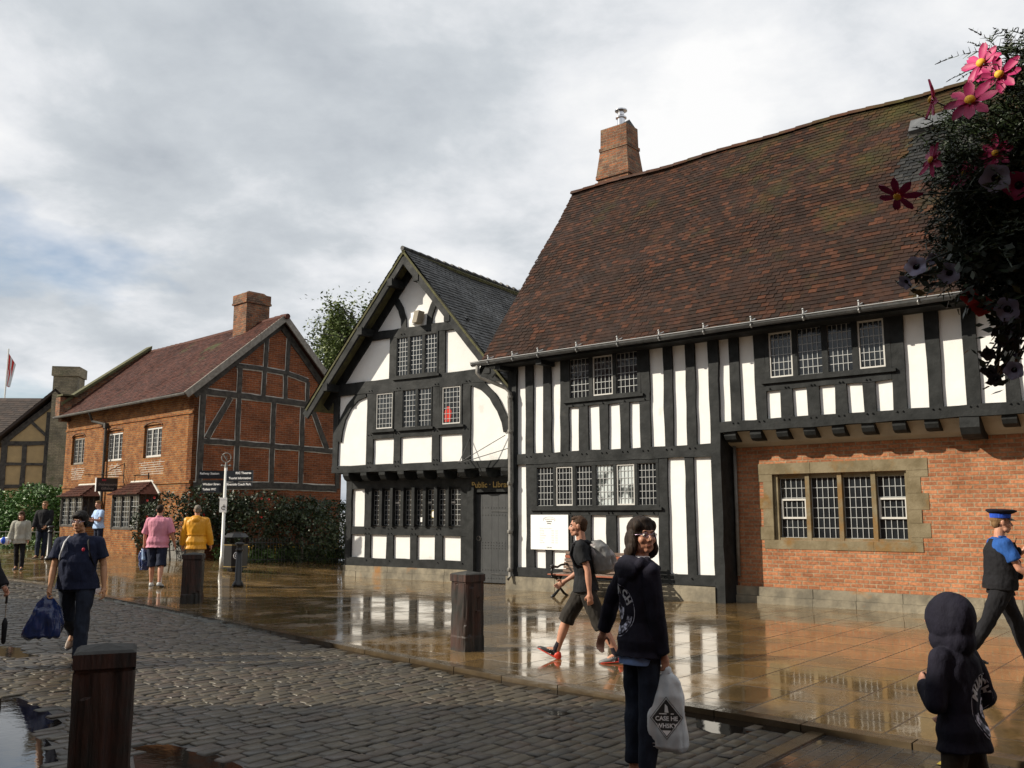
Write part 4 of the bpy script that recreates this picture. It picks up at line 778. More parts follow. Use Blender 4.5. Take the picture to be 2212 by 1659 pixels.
mb=MB(); rf=mb; V=Vector((0,3.3,2.5)); L_=V.length; V.normalize(); tiles(rf,(0,-.3,3.8),(1,0,0),V,0,14.5,L_,.2,.3,jit=.006); slab(rf,(0,-.3,3.8),(1,0,0),V,0,14.5,L_,.1); V=Vector((0,-3.3,2.5)).normalized(); slab(rf,(0,6.3,3.8),(1,0,0),V,0,14.5,L_,.1); rf.build('roof','tile_cottage',CW)
fl=thing('flagpole','thin white flagpole with a furled red and white flag above the far roofs','flagpole',(-27.2,48,1.3))
MB().tube([(0,0,0),(0,0,9.3)],.04,n=8).build('pole','pole_paint',fl)
mb=MB(); 
for i,(m_,o) in enumerate(((0,0),(1,.1),(0,.2),(1,.28))):
    mb.add([(o,0.02*i,9.1-o*1.6),(o+.12,.03*i,8.9-o*1.6),(o*.3+.13,.03,7.2),(o*.3,.0,7.3)],[(0,1,2,3)],m_); mb.add([(o,0.02*i+.01,9.1-o*1.6),(o+.12,.03*i+.01,8.9-o*1.6),(o*.3+.13,.04,7.2),(o*.3,.01,7.3)],[(3,2,1,0)],m_)
mb.build('flag',['red_cloth','flag_white'],fl)

# ================= neighbours outside the picture whose shade falls across the square =================
def townhouse(label,x0,x1,y0,y1,eave,ridge,yr,pl,brick):
    """gable walls face the square; roof ridge runs away from it"""
    t=thing('townhouse',label,'house',(0,0,0))
    mb=MB(); P=[(y0,-.3),(y1,-.3),(y1,eave),(yr,ridge),(y0,eave)]
    mb.add([(x1,y,z) for y,z in P]+[(x0,y,z) for y,z in P],[(0,1,2,3,4),(9,8,7,6,5),(0,5,6,1),(1,6,7,2),(4,9,5,0)]); mb.build('wall',brick,t)
    rf=MB()
    for s_,ye in ((1,y1),(-1,y0)):
        V=Vector((0,yr-ye,ridge-eave)); L_=V.length; V.normalize(); O=Vector((0,ye,eave+.02))-V*.3
        slab(rf,O,(1,0,0),V,x0-.2,x1+.15,L_+.3,.12)
    rf.t=[.5]*len(rf.f); rf.build('roof','tile_brick_house',t)
    n=int((y1-y0)/2.6)
    for fz in (.9,3.6):
        for k in range(n):
            y=y0+1.2+k*2.5; w_=MB()
            for a,b_,c,d in ((y,y+1.1,fz,fz+.08),(y,y+1.1,fz+1.42,fz+1.5),(y,y+.07,fz+.08,fz+1.42),(y+1.03,y+1.1,fz+.08,fz+1.42),(y+.52,y+.58,fz+.08,fz+1.42),(y+.07,y+1.03,fz+.7,fz+.76)): w_.box(x1,x1+.05,a,b_,c,d)
            f=w_.build('window','white_frame',t); MB().box(x1-.02,x1+.015,y+.05,y+1.05,fz+.05,fz+1.45).build('glass_pane','glass',f)
townhouse('brick townhouse left of the viewer shading the nearest cobbles',-17,-8.0,-13,6.95,6.15,8.3,-3.5,pl,'brick_old')
townhouse('brick townhouse farther up the left side shading the middle of the road',-21,-13,10.7,17.6,6.3,8.6,14.2,pl,'brick_side')
# the houses the viewer stands beside; the basket hangs in front of them
t=thing('brick_shop','brick shop beside and behind the viewer','house',(0,0,0))
mb=MB(); mb.box(3.6,15,-14,2.6,-.3,7.2); mb.box(-9,3.08,-15,-3.2,-.3,7.6); mb.build('wall','brick_old',t)
mb=MB(); mb.add([(3.3,-14,7.22),(15,-14,7.22),(15,2.9,7.22),(3.3,2.9,7.22),(9.2,-14,10.5),(9.2,2.9,10.5)],[(0,4,5,3),(1,2,5,4),(0,1,4),(2,3,5),(3,2,1,0)]); mb.add([(-9.2,-15,7.62),(-9.2,-2.9,7.62),(2.6,-2.9,7.62),(2.6,-15,7.62),(-9.2,-9,11),(2.6,-9,11)],[(0,1,4),(1,2,5,4),(2,3,5),(3,0,4,5),(3,2,1,0)]); mb.build('roof','tile_brick_house',t)
for k in range(4):
    for fz in (.9,3.9):
        x=-7.6+k*2.7; w_=MB(); w_.box(x,x+1.2,-3.2,-3.15,fz,fz+.08); w_.box(x,x+1.2,-3.2,-3.15,fz+1.4,fz+1.5); w_.box(x,x+.07,-3.2,-3.15,fz+.08,fz+1.4); w_.box(x+1.13,x+1.2,-3.2,-3.15,fz+.08,fz+1.4); w_.box(x+.57,x+.63,-3.2,-3.15,fz+.08,fz+1.4); f=w_.build('window','white_frame',t); MB().box(x+.05,x+1.15,-3.22,-3.19,fz+.05,fz+1.45).build('glass_pane','glass',f)
lp=thing('street_lamp','slim black street lamp standing by the left hand houses','lamp post',(-12.2,9.6,-.1))
mb=MB(); mb.lathe([(.11,0),(.11,.5),(.07,.6),(.05,2.5),(.04,5.6)],12); mb.build('post','black_paint',lp); MB().lathe([(.0,5.55),(.13,5.6),(.2,6.0),(.22,6.02),(.08,6.25),(.0,6.35)],8).build('lantern','glass',lp)

# ================= street furniture =================
def bollard(x,y,rz,w_,h,label,zg=0,bury=.15):
    t=thing('wooden_bollard',label,'bollard',(x,y,zg),R(rz),'square timber bollards')
    mb=MB(); a=w_/2; vs=[]; zs=[-bury]+[i*(h-.15)/40 for i in range(41)]; nc=9; sd_=x*7
    for z in zs:
        b=a*(1.03 if z<.17*h else 1)
        for e_,(cx,cy,dx,dy) in enumerate(((-1,-1,1,0),(1,-1,0,1),(1,1,-1,0),(-1,1,0,-1))):
            for q in range(nc):
                f=2*q/nc; ed=.010 if q==0 else 0; px,py=cx+dx*f,cy+dy*f
                cr=noise.noise(Vector((px*2.6+sd_,py*2.6,z*.9))); d=.006*noise.noise(Vector((px*5+sd_,py*5,z*5)))-(.022 if cr>.33 else 0)*(1 if q else .3)-ed
                vs.append((px*b+(cx if dx==0 else 0)*0+d*(px if abs(px)>.99 else 0),py*b+d*(py if abs(py)>.99 else 0),z))
    M_=4*nc; fs=[(i*M_+k,i*M_+(k+1)%M_,(i+1)*M_+(k+1)%M_,(i+1)*M_+k) for i in range(len(zs)-1) for k in range(M_)]+[tuple(range(M_-1,-1,-1))]
    mb.add(vs,fs); z=h-.15; g=a*.93; mb.box(-g,g,-g,g,z,z+.022); po=mb.build('post','bollard_wood',t)
    mb=MB(); z+=.022; e=a*1.02; c=.012
    mb.add([(-e,-e,z),(e,-e,z),(e,e,z),(-e,e,z),(-e,-e,z+.085),(e,-e,z+.085),(e,e,z+.085),(-e,e,z+.085)],[(3,2,1,0),(0,1,5,4),(1,2,6,5),(2,3,7,6),(3,0,4,7)],0)
    mb.add([(-e,-e,z+.085),(e,-e,z+.085),(e,e,z+.085),(-e,e,z+.085),(-e*.86,-e*.86,z+.1),(e*.86,-e*.86,z+.1),(e*.86,e*.86,z+.1),(-e*.86,e*.86,z+.1),(0,0,z+.128)],[(0,1,5,4),(1,2,6,5),(2,3,7,6),(3,0,4,7),(4,5,8),(5,6,8),(6,7,8),(7,4,8)],1)
    mb.build('cap',['bollard_wood','bollard_top'],t)
    # splits in the timber: thin dark wedges cut proud of nothing, modelled as narrow grooves' rims
    return t
bollard(-2.49,5.72,22,.34,.93,'nearest square timber bollard with a pointed cap beside the puddle',-.05)
bollard(-.56,11.62,41,.31,.97,'square timber bollard with a reddish side standing on the wet paving before the plank door')
bollard(-6.15,17.75,8,.36,.96,'farthest square timber bollard in front of the person in a yellow jacket')
def iron_bollard(x,y,label,h=1.0):
    t=thing('iron_bollard',label,'bollard',(x,y,gz(x,y)),0,'slim black iron bollards')
    MB().lathe([(.0,0),(.13,0),(.13,.05),(.10,.10),(.085,.12),(.075,.13),(.065,h*.8)],16).build('post','black_paint',t,smooth=True)
    MB().lathe([(.065,h*.8),(.085,h*.81),(.085,h*.84),(.065,h*.85),(.065,h*.92),(.10,h*.94),(.105,h*.97),(.08,h),(.0,h*1.01)],16).build('cap','black_paint',t,smooth=True)
iron_bollard(-6.33,21.3,'slim black iron bollard in front of the litter bin')
iron_bollard(-13.72,27.2,'slim black iron bollard with the dark-clothed person leaning against it')
# litter bin
x,y=-7.45,24.75; t=thing('litter_bin','black octagonal litter bin with gold bands and white badge beside the signpost','litter bin',(x,y,gz(x,y)),R(20))
def octa(mb,r,z0,z1,r2=None,m=0):
    r2=r2 or r; P=[(r*math.cos(PI/8+k*PI/4),r*math.sin(PI/8+k*PI/4),z0) for k in range(8)]+[(r2*math.cos(PI/8+k*PI/4),r2*math.sin(PI/8+k*PI/4),z1) for k in range(8)]
    mb.add(P,[tuple(range(7,-1,-1)),tuple(range(8,16))]+[(k,(k+1)%8,(k+1)%8+8,k+8) for k in range(8)],m); return mb
octa(octa(MB(),.22,0,.08),.33,.08,.72).build('body','black_paint',t)
octa(MB(),.337,.12,.135).build('gold_band','gold',t); octa(MB(),.337,.69,.705).build('gold_band','gold',t)
mb=MB(); octa(mb,.35,.9,1.0,.24); octa(mb,.24,1.0,1.04,.1); 
for k in range(0,8,2): mb.box(.31*math.cos(PI/8+k*PI/4)-.03,.31*math.cos(PI/8+k*PI/4)+.03,.31*math.sin(PI/8+k*PI/4)-.03,.31*math.sin(PI/8+k*PI/4)+.03,.72,.9)
mb.build('lid','black_paint',t)
mb=MB(); an=-PI/2-R(20)+R(2); c_,s_=math.cos(-PI/2),math.sin(-PI/2)
P=[(.07*math.cos(a),-.312,.42+.085*math.sin(a)) for a in np.linspace(0,2*PI,21)]; mb.tube(P,.010,n=4); P=[(.03*math.cos(a),-.312,.42+.045*math.sin(a)) for a in np.linspace(.5,2*PI-.5,12)]; mb.tube(P,.009,n=4); mb.build('badge','white_paint',t)
# signpost
x,y=-7.93,25.1; t=thing('signpost','white fingerpost with dark direction boards and a round finial','signpost',(x,y,gz(x,y)),0)
mb=MB(); mb.lathe([(.06,0),(.06,.3),(.042,.32),(.042,2.75)],14); mb.build('pole','pole_paint',t,smooth=True)
mb=MB(); P=[(.13*math.cos(a),0,3.02+.13*math.sin(a)) for a in np.linspace(0,2*PI,21)]; mb.tube(P,.016,n=6); mb.tube([(0,0,2.75),(0,0,2.9)],[.05,.02],n=8); mb.tube([(-.08,0,3.1),(.02,0,2.95),(.0,0,3.08)],.018,n=5); mb.tube([(-.1,0,2.8),(.1,0,2.8)],.02,n=6)
for sx in(-1,1): mb.lathe([(0,-.045),(.045,0),(0,.045)],8,(sx*.11,0,2.8))
mb.build('finial','pipe_grey',t)
def board(xa,xb,z0,z1,rz,lines,al):
    mb=MB(); c,s=math.cos(R(rz)),math.sin(R(rz)); f=lambda x,y,z:(x*c-y*s,x*s+y*c,z)
    mb.box(xa,xb,-.022,.022,z0,z1); mb.v=[f(*p) for p in mb.v]; b_=mb.build('direction_board','dark_sign',t); tx=MB()
    for x0,z_,tt in lines: put_text(tx,tt,.085,lambda x,y:f(x0+x,-.026,z_+y),align=al,bold=.002)
    tx.build('lettering','white_paint',b_)
board(-.72,-.04,2.44,2.66,6,[(-.69,2.58,'Railway Station')],'LEFT')
board(-.70,-.04,2.06,2.4,-12,[(-.67,2.29,'Windsor Street Coach Terminal'[:15]),(-.67,2.15,'Toilets WC')],'LEFT')
board(.05,.84,2.36,2.66,-14,[(.80,2.59,'RSC Theatres'),(.80,2.45,'Tourist Information')],'RIGHT'); board(.20,.82,2.22,2.34,-14,[(.80,2.28,'Riverside Coach Park')],'RIGHT')
mb=MB(); mb.box(-.11,.09,-.07,-.055,1.52,1.92); pn=mb.build('notice_plate','sign_white',t); tx=MB(); P=[(.0+.05*math.cos(a),-.074,1.64+.05*math.sin(a)) for a in np.linspace(.3,2*PI-.6,14)]; tx.tube(P,.008,n=4); tx.tube([(.01,-.074,1.74),(.01,-.074,1.66),(.05,-.074,1.66)],.007,n=4); put_text(tx,'Shopmobility',.03,lambda x,y:(-.01+x,-.073,1.86+y)); tx.build('wheelchair_symbol','black_ink',pn)
# bench
t=thing('park_bench','wooden slatted bench with black iron ends below the notice board','bench',(4.07+K.x*-3.35-.95*E_.x,17.72+K.y*-3.35-.95*E_.y,0),R(-39.5))
for k,xo in enumerate((0.02,1.80)):
    mb=MB(); mb.tube([(xo,.42,0),(xo,.30,.06),(xo,.18,.16),(xo,.16,.3),(xo,.2,.40)],[.03,.028,.026,.026,.03],n=8); mb.tube([(xo,-.12,.0),(xo,-.02,.05),(xo,.12,.14),(xo,.16,.3),(xo,.02,.38),(xo,-.08,.41)],[.035,.03,.028,.028,.026,.024],n=8)
    mb.tube([(xo,-.1,.42),(xo,.2,.42),(xo,.42,.44),(xo,.52,.86),(xo,.53,.9)],[.03,.03,.032,.028,.03],n=8); mb.tube([(xo,-.1,.43),(xo,-.13,.52),(xo,-.07,.62),(xo,.08,.6),(xo,.2,.64),(xo,.47,.66)],[.022,.028,.03,.024,.022,.022],n=8); mb.lathe([(0,-.04),(.045,-.03),(.05,0),(.045,.03),(0,.04)],10,(xo,-.1,.62))
    mb.build('iron_end','black_paint',t,smooth=True)
for i in range(5): yy=-.08+i*.10; MB().box(-.12,1.94,yy,yy+.075,.445,.47).build('seat_slat','bench_wood_red' if i==0 else 'bench_wood',t)
for i in range(6):
    f=i/5; yy=.42+.10*f; z=.52+.36*f; mb=MB(); mb.box(-.06,1.88,yy-.04,yy-.018,z-.03,z+.028); mb.build('back_slat','bench_wood' if i!=4 else 'bench_wood_red',t)

# ================= planting =================
def clump(cent,rad,n,size,seed=0,flat=.0):
    rs=np.random.RandomState(seed); d=rs.normal(size=(n,3)); d/=np.linalg.norm(d,axis=1)[:,None]; r=rs.uniform(.55,1,n)**.5
    ph=np.sin(d[:,0]*5+seed)*np.cos(d[:,1]*4+seed*2)*np.sin(d[:,2]*6)*.22+1
    p=np.array(cent)+d*np.array(rad)*(r*ph)[:,None]; return p
def shrub(name,label,cat,base,blobs,n,size,m,grp=None,stem='bark',flowers=None):
    t=thing(name,label,cat,base,0,grp); P=[]
    tot=sum(b[3]*b[4]*b[5] for b in blobs)**1
    for i,b in enumerate(blobs): P.append(clump(b[:3],b[3:],max(40,int(n*(b[3]*b[4]*b[5])/tot)),size,i+len(label)))
    P=np.concatenate(P); P=P[P[:,2]>.03]; V,F=leaves(len(P),P,size); tn=np.clip(np.random.normal(.45,.28,len(F)),0.01,1)
    npmesh('foliage',V,F,m,t,tone=tn)
    mb=MB()
    for b in blobs: mb.tube([(b[0]*.5,b[1]*.5,0),(b[0],b[1],b[2])],[.03,.012],n=5)
    mb.build('stem',stem,t)
    if flowers:
        for k in range(flowers[0]):
            b=random.choice(blobs); a=random.uniform(PI,2*PI); q=Vector((b[0]+b[3]*math.cos(a)*.9,b[1]+b[4]*math.sin(a)*.95,b[2]+random.uniform(-.3,.8)*b[5])); f=MB()
            for j in range(6): 
                e=j*PI/3; f.add([tuple(q),(q.x+flowers[2]*math.cos(e),q.y-.02,q.z+flowers[2]*math.sin(e)),(q.x+flowers[2]*1.3*math.cos(e+.5),q.y-.03,q.z+flowers[2]*1.3*math.sin(e+.5)),(q.x+flowers[2]*math.cos(e+1),q.y-.02,q.z+flowers[2]*math.sin(e+1))],[(0,1,2,3)])
            f.build('flower',flowers[1],t)
    return t
B0=Vector((-13.22,30.82)); dB=Vector((math.cos(R(-43)),math.sin(R(-43)))); nB=Vector((-math.sin(R(-43)),math.cos(R(-43))))
def bp(x,y): p=B0+dB*x+nB*y; return (p.x,p.y,gz(p.x,p.y))
shrub('rose_bush','leafy rose bush with red blooms against the corner of the brick shop','bush',bp(4.9,-.5),[(-.9,0,1.0,.45,.4,.7),(-.2,-.1,1.2,.7,.5,.8),(.6,.2,1.5,.6,.5,.7),(1.2,.5,1.2,.8,.6,.9)],5200,.055,'dark_leaf',flowers=(6,'red_petal',.03))
shrub('rose_bush','leafy bush with sparse red blooms behind the signpost','bush',bp(5.9,1.2),[(0,0,1.0,.9,.8,.9),(.5,.3,1.6,.8,.7,.5),(-.4,-.2,1.5,.6,.5,.6)],4200,.055,'dark_leaf',flowers=(3,'red_petal',.03))
shrub('dark_hedge','tall dark hedge below the timbered gable behind the litter bin','hedge',bp(6.3,3.0),[(0,0,.9,1.2,1.0,1.0),(.6,1.0,1.2,1.2,1.0,.8),(-.3,.9,1.6,.9,.9,.5)],6500,.06,'dark_leaf')
shrub('dark_hedge','tall dark hedge running up to the white gabled building','hedge',bp(6.7,5.2),[(0,0,1.0,1.3,1.2,1.0),(.9,1.0,1.1,1.2,1.0,.9),(1.7,1.9,1.0,1.0,1.0,.9),(.1,.2,1.6,.9,.9,.5)],6500,.06,'dark_leaf')
mb=MB(); A=(-7.7,26.6);Bq=(-5.3,31.0); 
fn=thing('railing','low black iron railing in front of the flower bed','railing',(0,0,0))
L_=math.dist(A,Bq); n=int(L_/.12); 
for h in (.12,.62):
    mb.tube([(A[0],A[1],gz(*A)+h),(Bq[0],Bq[1],gz(*Bq)+h)],.013,n=5)
mb.build('rail','black_paint',fn)
for i in range(min(n,60)):
    f=i/n; x=A[0]+(Bq[0]-A[0])*f; y=A[1]+(Bq[1]-A[1])*f; q=MB(); z=gz(x,y); q.tube([(x,y,z),(x,y,z+.70)],.008,n=4); q.tube([(x,y,z+.68),(x,y,z+.76)],[.016,.004],n=4); q.build('upright','black_paint',fn)
P=np.random.uniform(0,1,(5200,3)); wv=np.array([Bq[0]-A[0],Bq[1]-A[1]]); nn_=np.array([-wv[1],wv[0]])/L_*-1
off=.12+P[:,1]*1.3; pos=np.stack([A[0]+wv[0]*P[:,0]*1.05+nn_[0]*-off,A[1]+wv[1]*P[:,0]*1.05+nn_[1]*-off],1)
zz=np.array([gz(a,b) for a,b in pos]); pos=np.concatenate([pos,(zz+.02+P[:,2]*.34)[:,None]],1); V,F=leaves(len(pos),pos,.06,1)
npmesh('flower_bed',V,F,'grass_leaf',tone=np.random.uniform(.01,1,len(F)),kind='stuff',label='low green planting with orange flowers behind the iron railing',cat='flower bed')
mb=MB()
fb=thing('orange_flowers','scatter of small orange blooms above the green bed behind the railing','flowers',(0,0,0))
for k in range(46):
    f=random.random()**.8; o=.1+random.random()*.8; x=A[0]+wv[0]*f-nn_[0]*o; y=A[1]+wv[1]*f-nn_[1]*o; z=gz(x,y)+random.uniform(.36,.5); q=MB(); r=.03
    q.lathe([(0,-.01),(r,.0),(r*.8,.015),(0,.02)],7,(x,y,z)); q.tube([(x,y,z-.3),(x,y,z)],.004,n=3); q.build('flower','yellow_petal',fb)
# grass verge, picket line and hedge far left
hg=thing('clipped_hedge','rounded bright green hedge in front of the ochre cottage','hedge',(-18.3,35.6,gz(-18.3,35.6)))
P=np.concatenate([clump(c,r,n_,.07,i) for i,(c,r,n_) in enumerate([((0,0,.9),(1.5,1.2,1.25),6000),((-1.0,.3,.9),(1.2,1,1.1),4200),((1.0,.3,1.0),(1.2,1,1.2),4200)])]); P=P[P[:,2]>0]; V,F=leaves(len(P),P,.07); npmesh('foliage',V,F,'hedge_leaf',hg,tone=np.clip(np.random.normal(.5,.25,len(F)),.01,1)); MB().tube([(0,0,0),(0,0,1)],[.1,.05]).build('stem','bark',hg)
n=9000; x=np.random.uniform(-23,-15.5,n); y=np.random.uniform(30.2,38,n); keep=y>30.5+(-15-x)*.18; x,y=x[keep],y[keep]; z=np.array([gz(a,b) for a,b in zip(x,y)])+np.random.uniform(0,.25,len(x)); pos=np.stack([x,y,z],1); V,F=leaves(len(pos),pos,.09,1); npmesh('grass','grass_leaf' and V,F,'grass_leaf',tone=np.random.uniform(.1,1,len(F)),kind='stuff',label='rough green grass verge before the hedge',cat='grass')
pf=thing('picket_fence','low pale wire fence with small posts along the grass before the hedge','fence',(0,0,0))
mb=MB(); mb.tube([(-23,33.4,gz(-23,33.4)+.45),(-15.7,33.0,gz(-15.7,33)+.45)],.012,n=4); mb.build('rail','pipe_grey',pf)
for i in range(34): x=-23+i*.22; z=gz(x,33.2); MB().box(x-.012,x+.012,33.2,33.23,z,z+.5).build('upright','pipe_grey',pf)
# birch behind the gabled building
t=thing('birch_tree','weeping birch tree with hanging leafy branches behind the gabled building','tree',(-6.2,37.5,.5))
mb=MB(); mb.tube([(0,0,-.6),(.05,0,3),(.1,.1,6),(-.1,0,9)],[.2,.16,.12,.07],n=8); mb.build('trunk','bark',t)
rs=np.random.RandomState(4); P=[]; br=MB(); 
for i in range(38):
    a=rs.uniform(0,2*PI) if i>12 else rs.uniform(PI*.75,PI*1.25); r=rs.uniform(.8,2.9) if i>12 else rs.uniform(1.4,2.5); zt=rs.uniform(8.2,10.3)-r*.12; tip=Vector((r*math.cos(a),r*math.sin(a)*.7,zt)); b0=Vector((0,0,rs.uniform(5.5,8.5)))
    md=b0.lerp(tip,.55)+Vector((0,0,.5)); br.tube([b0,md,tip],[.05,.03,.012],n=5)
    for s_ in range(9):
        f=rs.uniform(.35,1); q=b0.lerp(md,f*1.6) if f<.6 else md.lerp(tip,(f-.6)/.4); q=q+Vector(rs.normal(0,.18,3)); L1=rs.uniform(.6,2.6)*(1 if r<2.6 else .9); k=int(L1*44)
        tt=rs.uniform(0,1,k)[:,None]; sway=rs.normal(0,.12,3)*np.array([1,1,0]); P.append(np.array(q)+tt*np.array([0,0,-L1])+tt*tt*sway+rs.normal(0,.05,(k,3)))
    k=90; P.append(np.array(md.lerp(tip,.5))+rs.normal(0,1,(k,3))*np.array([.45,.4,.3]))
br.build('branches','bark',t); P=np.concatenate(P); V,F=leaves(len(P),P,.075); npmesh('crown',V,F,'birch_leaf',t,tone=np.clip(rs.normal(.45,.3,len(F)),.01,1))

# ================= hanging basket close to the viewer on the right =================
HB=thing('hanging_basket','hanging basket of pink daisies and pale petunias in feathery dark foliage','hanging basket',(1.00,1.44,2.13))
MB().lathe([(.0,-.16),(.08,-.15),(.13,-.09),(.16,0),(.165,.015),(.14,.03),(.0,.03)],18).build('bowl','soil',HB,smooth=True)
mb=MB()
for k in range(3): a=k*2*PI/3+.3; mb.tube([(.24*math.cos(a),.24*math.sin(a),.02),(0,0,.62)],.004,n=4)
mb.build('chain','black_paint',HB)
rs=np.random.RandomState(9); V=[];F=[];T=[]
def unp(x,y,dist):
    a=(x-1106)/1950; b=-(y-829.5)/1950; c,s=math.cos(PITCH),math.sin(PITCH); r=Vector((a,c-s*b,s+c*b)); return Vector((0,0,EYE))+r*dist-Vector((1.00,1.44,2.13))
def frond(p,d,L1,w_=.0012):
    """feathery leaf: a thin midrib with fine side needles"""
    global V,F
    d=Vector(d).normalized(); sd=d.cross(Vector((0,0,1))); sd=sd.normalized() if sd.length>1e-3 else Vector((1,0,0)); up=sd.cross(d)
    p=Vector(p); n=9
    for i in range(n):
        f=i/n; q=p+d*L1*f+Vector((0,0,-L1*.25*f*f)); q2=p+d*L1*(f+1/n)+Vector((0,0,-L1*.25*(f+1/n)**2))
        for s_,t_ in ((q,q2),)+tuple((q,q+(d*.6+sd*sg_*.9+up*rs.uniform(-.5,.5)).normalized()*L1*.22*(1.1-f)) for sg_ in (-1,1)):
            dd=(t_-s_); a=dd.cross(Vector((rs.uniform(-1,1),rs.uniform(-1,1),rs.uniform(-1,1)))); 
            if a.length<1e-6: continue
            a=a.normalized()*w_; b=len(V); V+=[tuple(s_-a),tuple(s_+a),tuple(t_+a*.4),tuple(t_-a*.4)]; F.append((b,b+1,b+2,b+3))
for k in range(900):
    a=rs.uniform(0,2*PI); el=rs.uniform(-.7,1.4); r=rs.uniform(.12,.25)*(1 if el<.3 else max(.25,1.25-el*.75)); p=(r*math.cos(a),r*math.sin(a),.03+.25*math.sin(el)*(1 if el>0 else .55)); frond(p,(math.cos(a),math.sin(a),.35*math.sin(el)+.3),rs.uniform(.04,.085))
def unp(x,y,dist):
    a=(x-1106)/1950; b=-(y-829.5)/1950; c,s=math.cos(PITCH),math.sin(PITCH); r=Vector((a,c-s*b,s+c*b)); return Vector((0,0,EYE))+r*dist-Vector((1.00,1.44,2.13))
for k in range(620): frond(unp(rs.uniform(2030,2200)+rs.uniform(-1,1)*18,rs.uniform(250,600),rs.uniform(1.46,1.66)),(rs.uniform(-1,.3),rs.uniform(-.6,.3),rs.uniform(-.9,.6)),rs.uniform(.04,.075))
for k in range(520): frond(unp(rs.uniform(2130,2330),rs.uniform(90,560),rs.uniform(1.42,1.62)),(rs.uniform(-1,.5),rs.uniform(-.8,.3),rs.uniform(-.4,1)),rs.uniform(.05,.10))
npmesh('foliage',V,F,'dark_leaf',HB,tone=np.random.uniform(.2,1,len(F)))
P=np.concatenate([clump((0,0,.0),(.23,.23,.22),7000,.02,3),clump((0,0,-.16),(.17,.17,.11),2500,.02,5),clump((0,0,.16),(.16,.16,.12),2200,.02,8)]); P=np.concatenate([P]+[np.array([unp(rs.normal(2120,38),rs.uniform(330,600),rs.uniform(1.5,1.66)) for _ in range(2600)])]); V_,F_2=leaves(len(P),P,.0085); npmesh('leaves','dark_leaf' and V_,F_2,'dark_leaf',HB,tone=np.clip(rs.normal(.35,.25,len(F_2)),.01,1))
def unp(x,y,dist):
    a=(x-1106)/1950; b=-(y-829.5)/1950; c,s=math.cos(PITCH),math.sin(PITCH); r=Vector((a,c-s*b,s+c*b)); return Vector((0,0,EYE))+r*dist-Vector((1.00,1.44,2.13))
def stemto(q,a=None):
    MB().tube([tuple(Vector((0,0,.05)) if q.z>-.1 else Vector((-.12,-.12,-.05))),tuple(q*.6+Vector((0,0,.03))),tuple(q)],.0014,n=4).build('stem','dark_leaf',HB)
def daisy(px,py,dist,rad,face,m='pink_petal',n=8,gapw=.28):
    rad*=.88
    q=unp(px,py,dist); stemto(q); f=Vector(face).normalized(); a=f.cross(Vector((0,0,1))).normalized(); b=f.cross(a); mb=MB()
    for k in range(n):
        th=2*PI*k/n+rs.uniform(-.12,.12); L1=rad*rs.uniform(.85,1.1); dr=rs.uniform(-.25,.3)
        u_=a*math.cos(th)+b*math.sin(th); v_=f.cross(u_)
        pts=[]
        for t_,wd in ((.12,.08),(.4,.17),(.75,.20),(1.0,.06)):
            c=q+u_*L1*t_+f*(L1*dr*t_*t_-.002); pts+=[c-v_*rad*wd,c+f*.002*0-f*.003,c+v_*rad*wd]
        mb.add([tuple(p) for p in pts],[(i*3+j,i*3+j+1,i*3+j+4,i*3+j+3) for i in range(3) for j in range(2)])
    fo=mb.build('daisy',m,HB,smooth=True)
    c=MB(); P=[]; 
    for i in range(4):
        th_=i/3*PI/2
        for k in range(10): P.append(tuple(q+(a*math.cos(2*PI*k/10)+b*math.sin(2*PI*k/10))*rad*.2*math.cos(th_)+f*rad*.13*math.sin(th_)))
    c.add(P,[(i*10+k,i*10+(k+1)%10,(i+1)*10+(k+1)%10,(i+1)*10+k) for i in range(3) for k in range(10)]); c.build('flower_centre','yellow_petal' if m=='pink_petal' else 'dark_eye',fo,smooth=True)
def petunia(px,py,dist,rad,face,m='white_petal'):
    rad*=.85
    q=unp(px,py,dist); stemto(q); f=Vector(face).normalized(); a=f.cross(Vector((0,0,1))).normalized(); b=f.cross(a); mb=MB(); P=[];n=20
    for t_,hh in ((.12,-.6),(.3,-.25),(.7,0),(1,.04)):
        for k in range(n): th=2*PI*k/n; r=rad*t_*(1+.10*math.cos(5*th)*(t_>.6)); P.append(tuple(q+(a*math.cos(th)+b*math.sin(th))*r+f*(rad*hh+.08*rad*math.sin(5*th+1)*(t_>.6))))
    mb.add(P,[(i*n+k,i*n+(k+1)%n,(i+1)*n+(k+1)%n,(i+1)*n+k) for i in range(3) for k in range(n)]+[tuple(range(n))],0); mb.m=[1]*n+[0]*(2*n)+[1]; mb.build('petunia',[m,'dark_eye'],HB,smooth=True)
toc=(-.6,-.75,-.25)
daisy(2118,135,1.45,.042,(-.75,-.6,.25)); daisy(2158,160,1.42,.040,(-.5,-.85,.1)); daisy(2095,215,1.40,.047,(-.4,-.8,.35)); daisy(2010,215,1.42,.034,(-.95,.2,.1),n=7); daisy(1938,425,1.38,.036,(-.5,-.3,-.75),n=7); daisy(2010,345,1.45,.032,(-.9,-.2,.2)); daisy(2080,375,1.5,.03,(-.9,-.5,.2)); daisy(2150,330,1.45,.032,(-.6,-.7,0))
petunia(2150,385,1.42,.026,toc); petunia(2200,400,1.42,.026,toc,'pink_petal'); petunia(1978,575,1.42,.019,(-.5,-.8,.1)); petunia(2050,590,1.45,.020,toc); petunia(1955,610,1.45,.014,(-.8,-.3,-.5)); petunia(2175,668,1.42,.022,toc); petunia(2185,700,1.45,.017,toc); petunia(2095,640,1.45,.016,toc,'red_petal'); petunia(2120,660,1.47,.02,toc,'red_petal'); petunia(2190,800,1.42,.017,toc); petunia(2015,560,1.5,.012,toc)
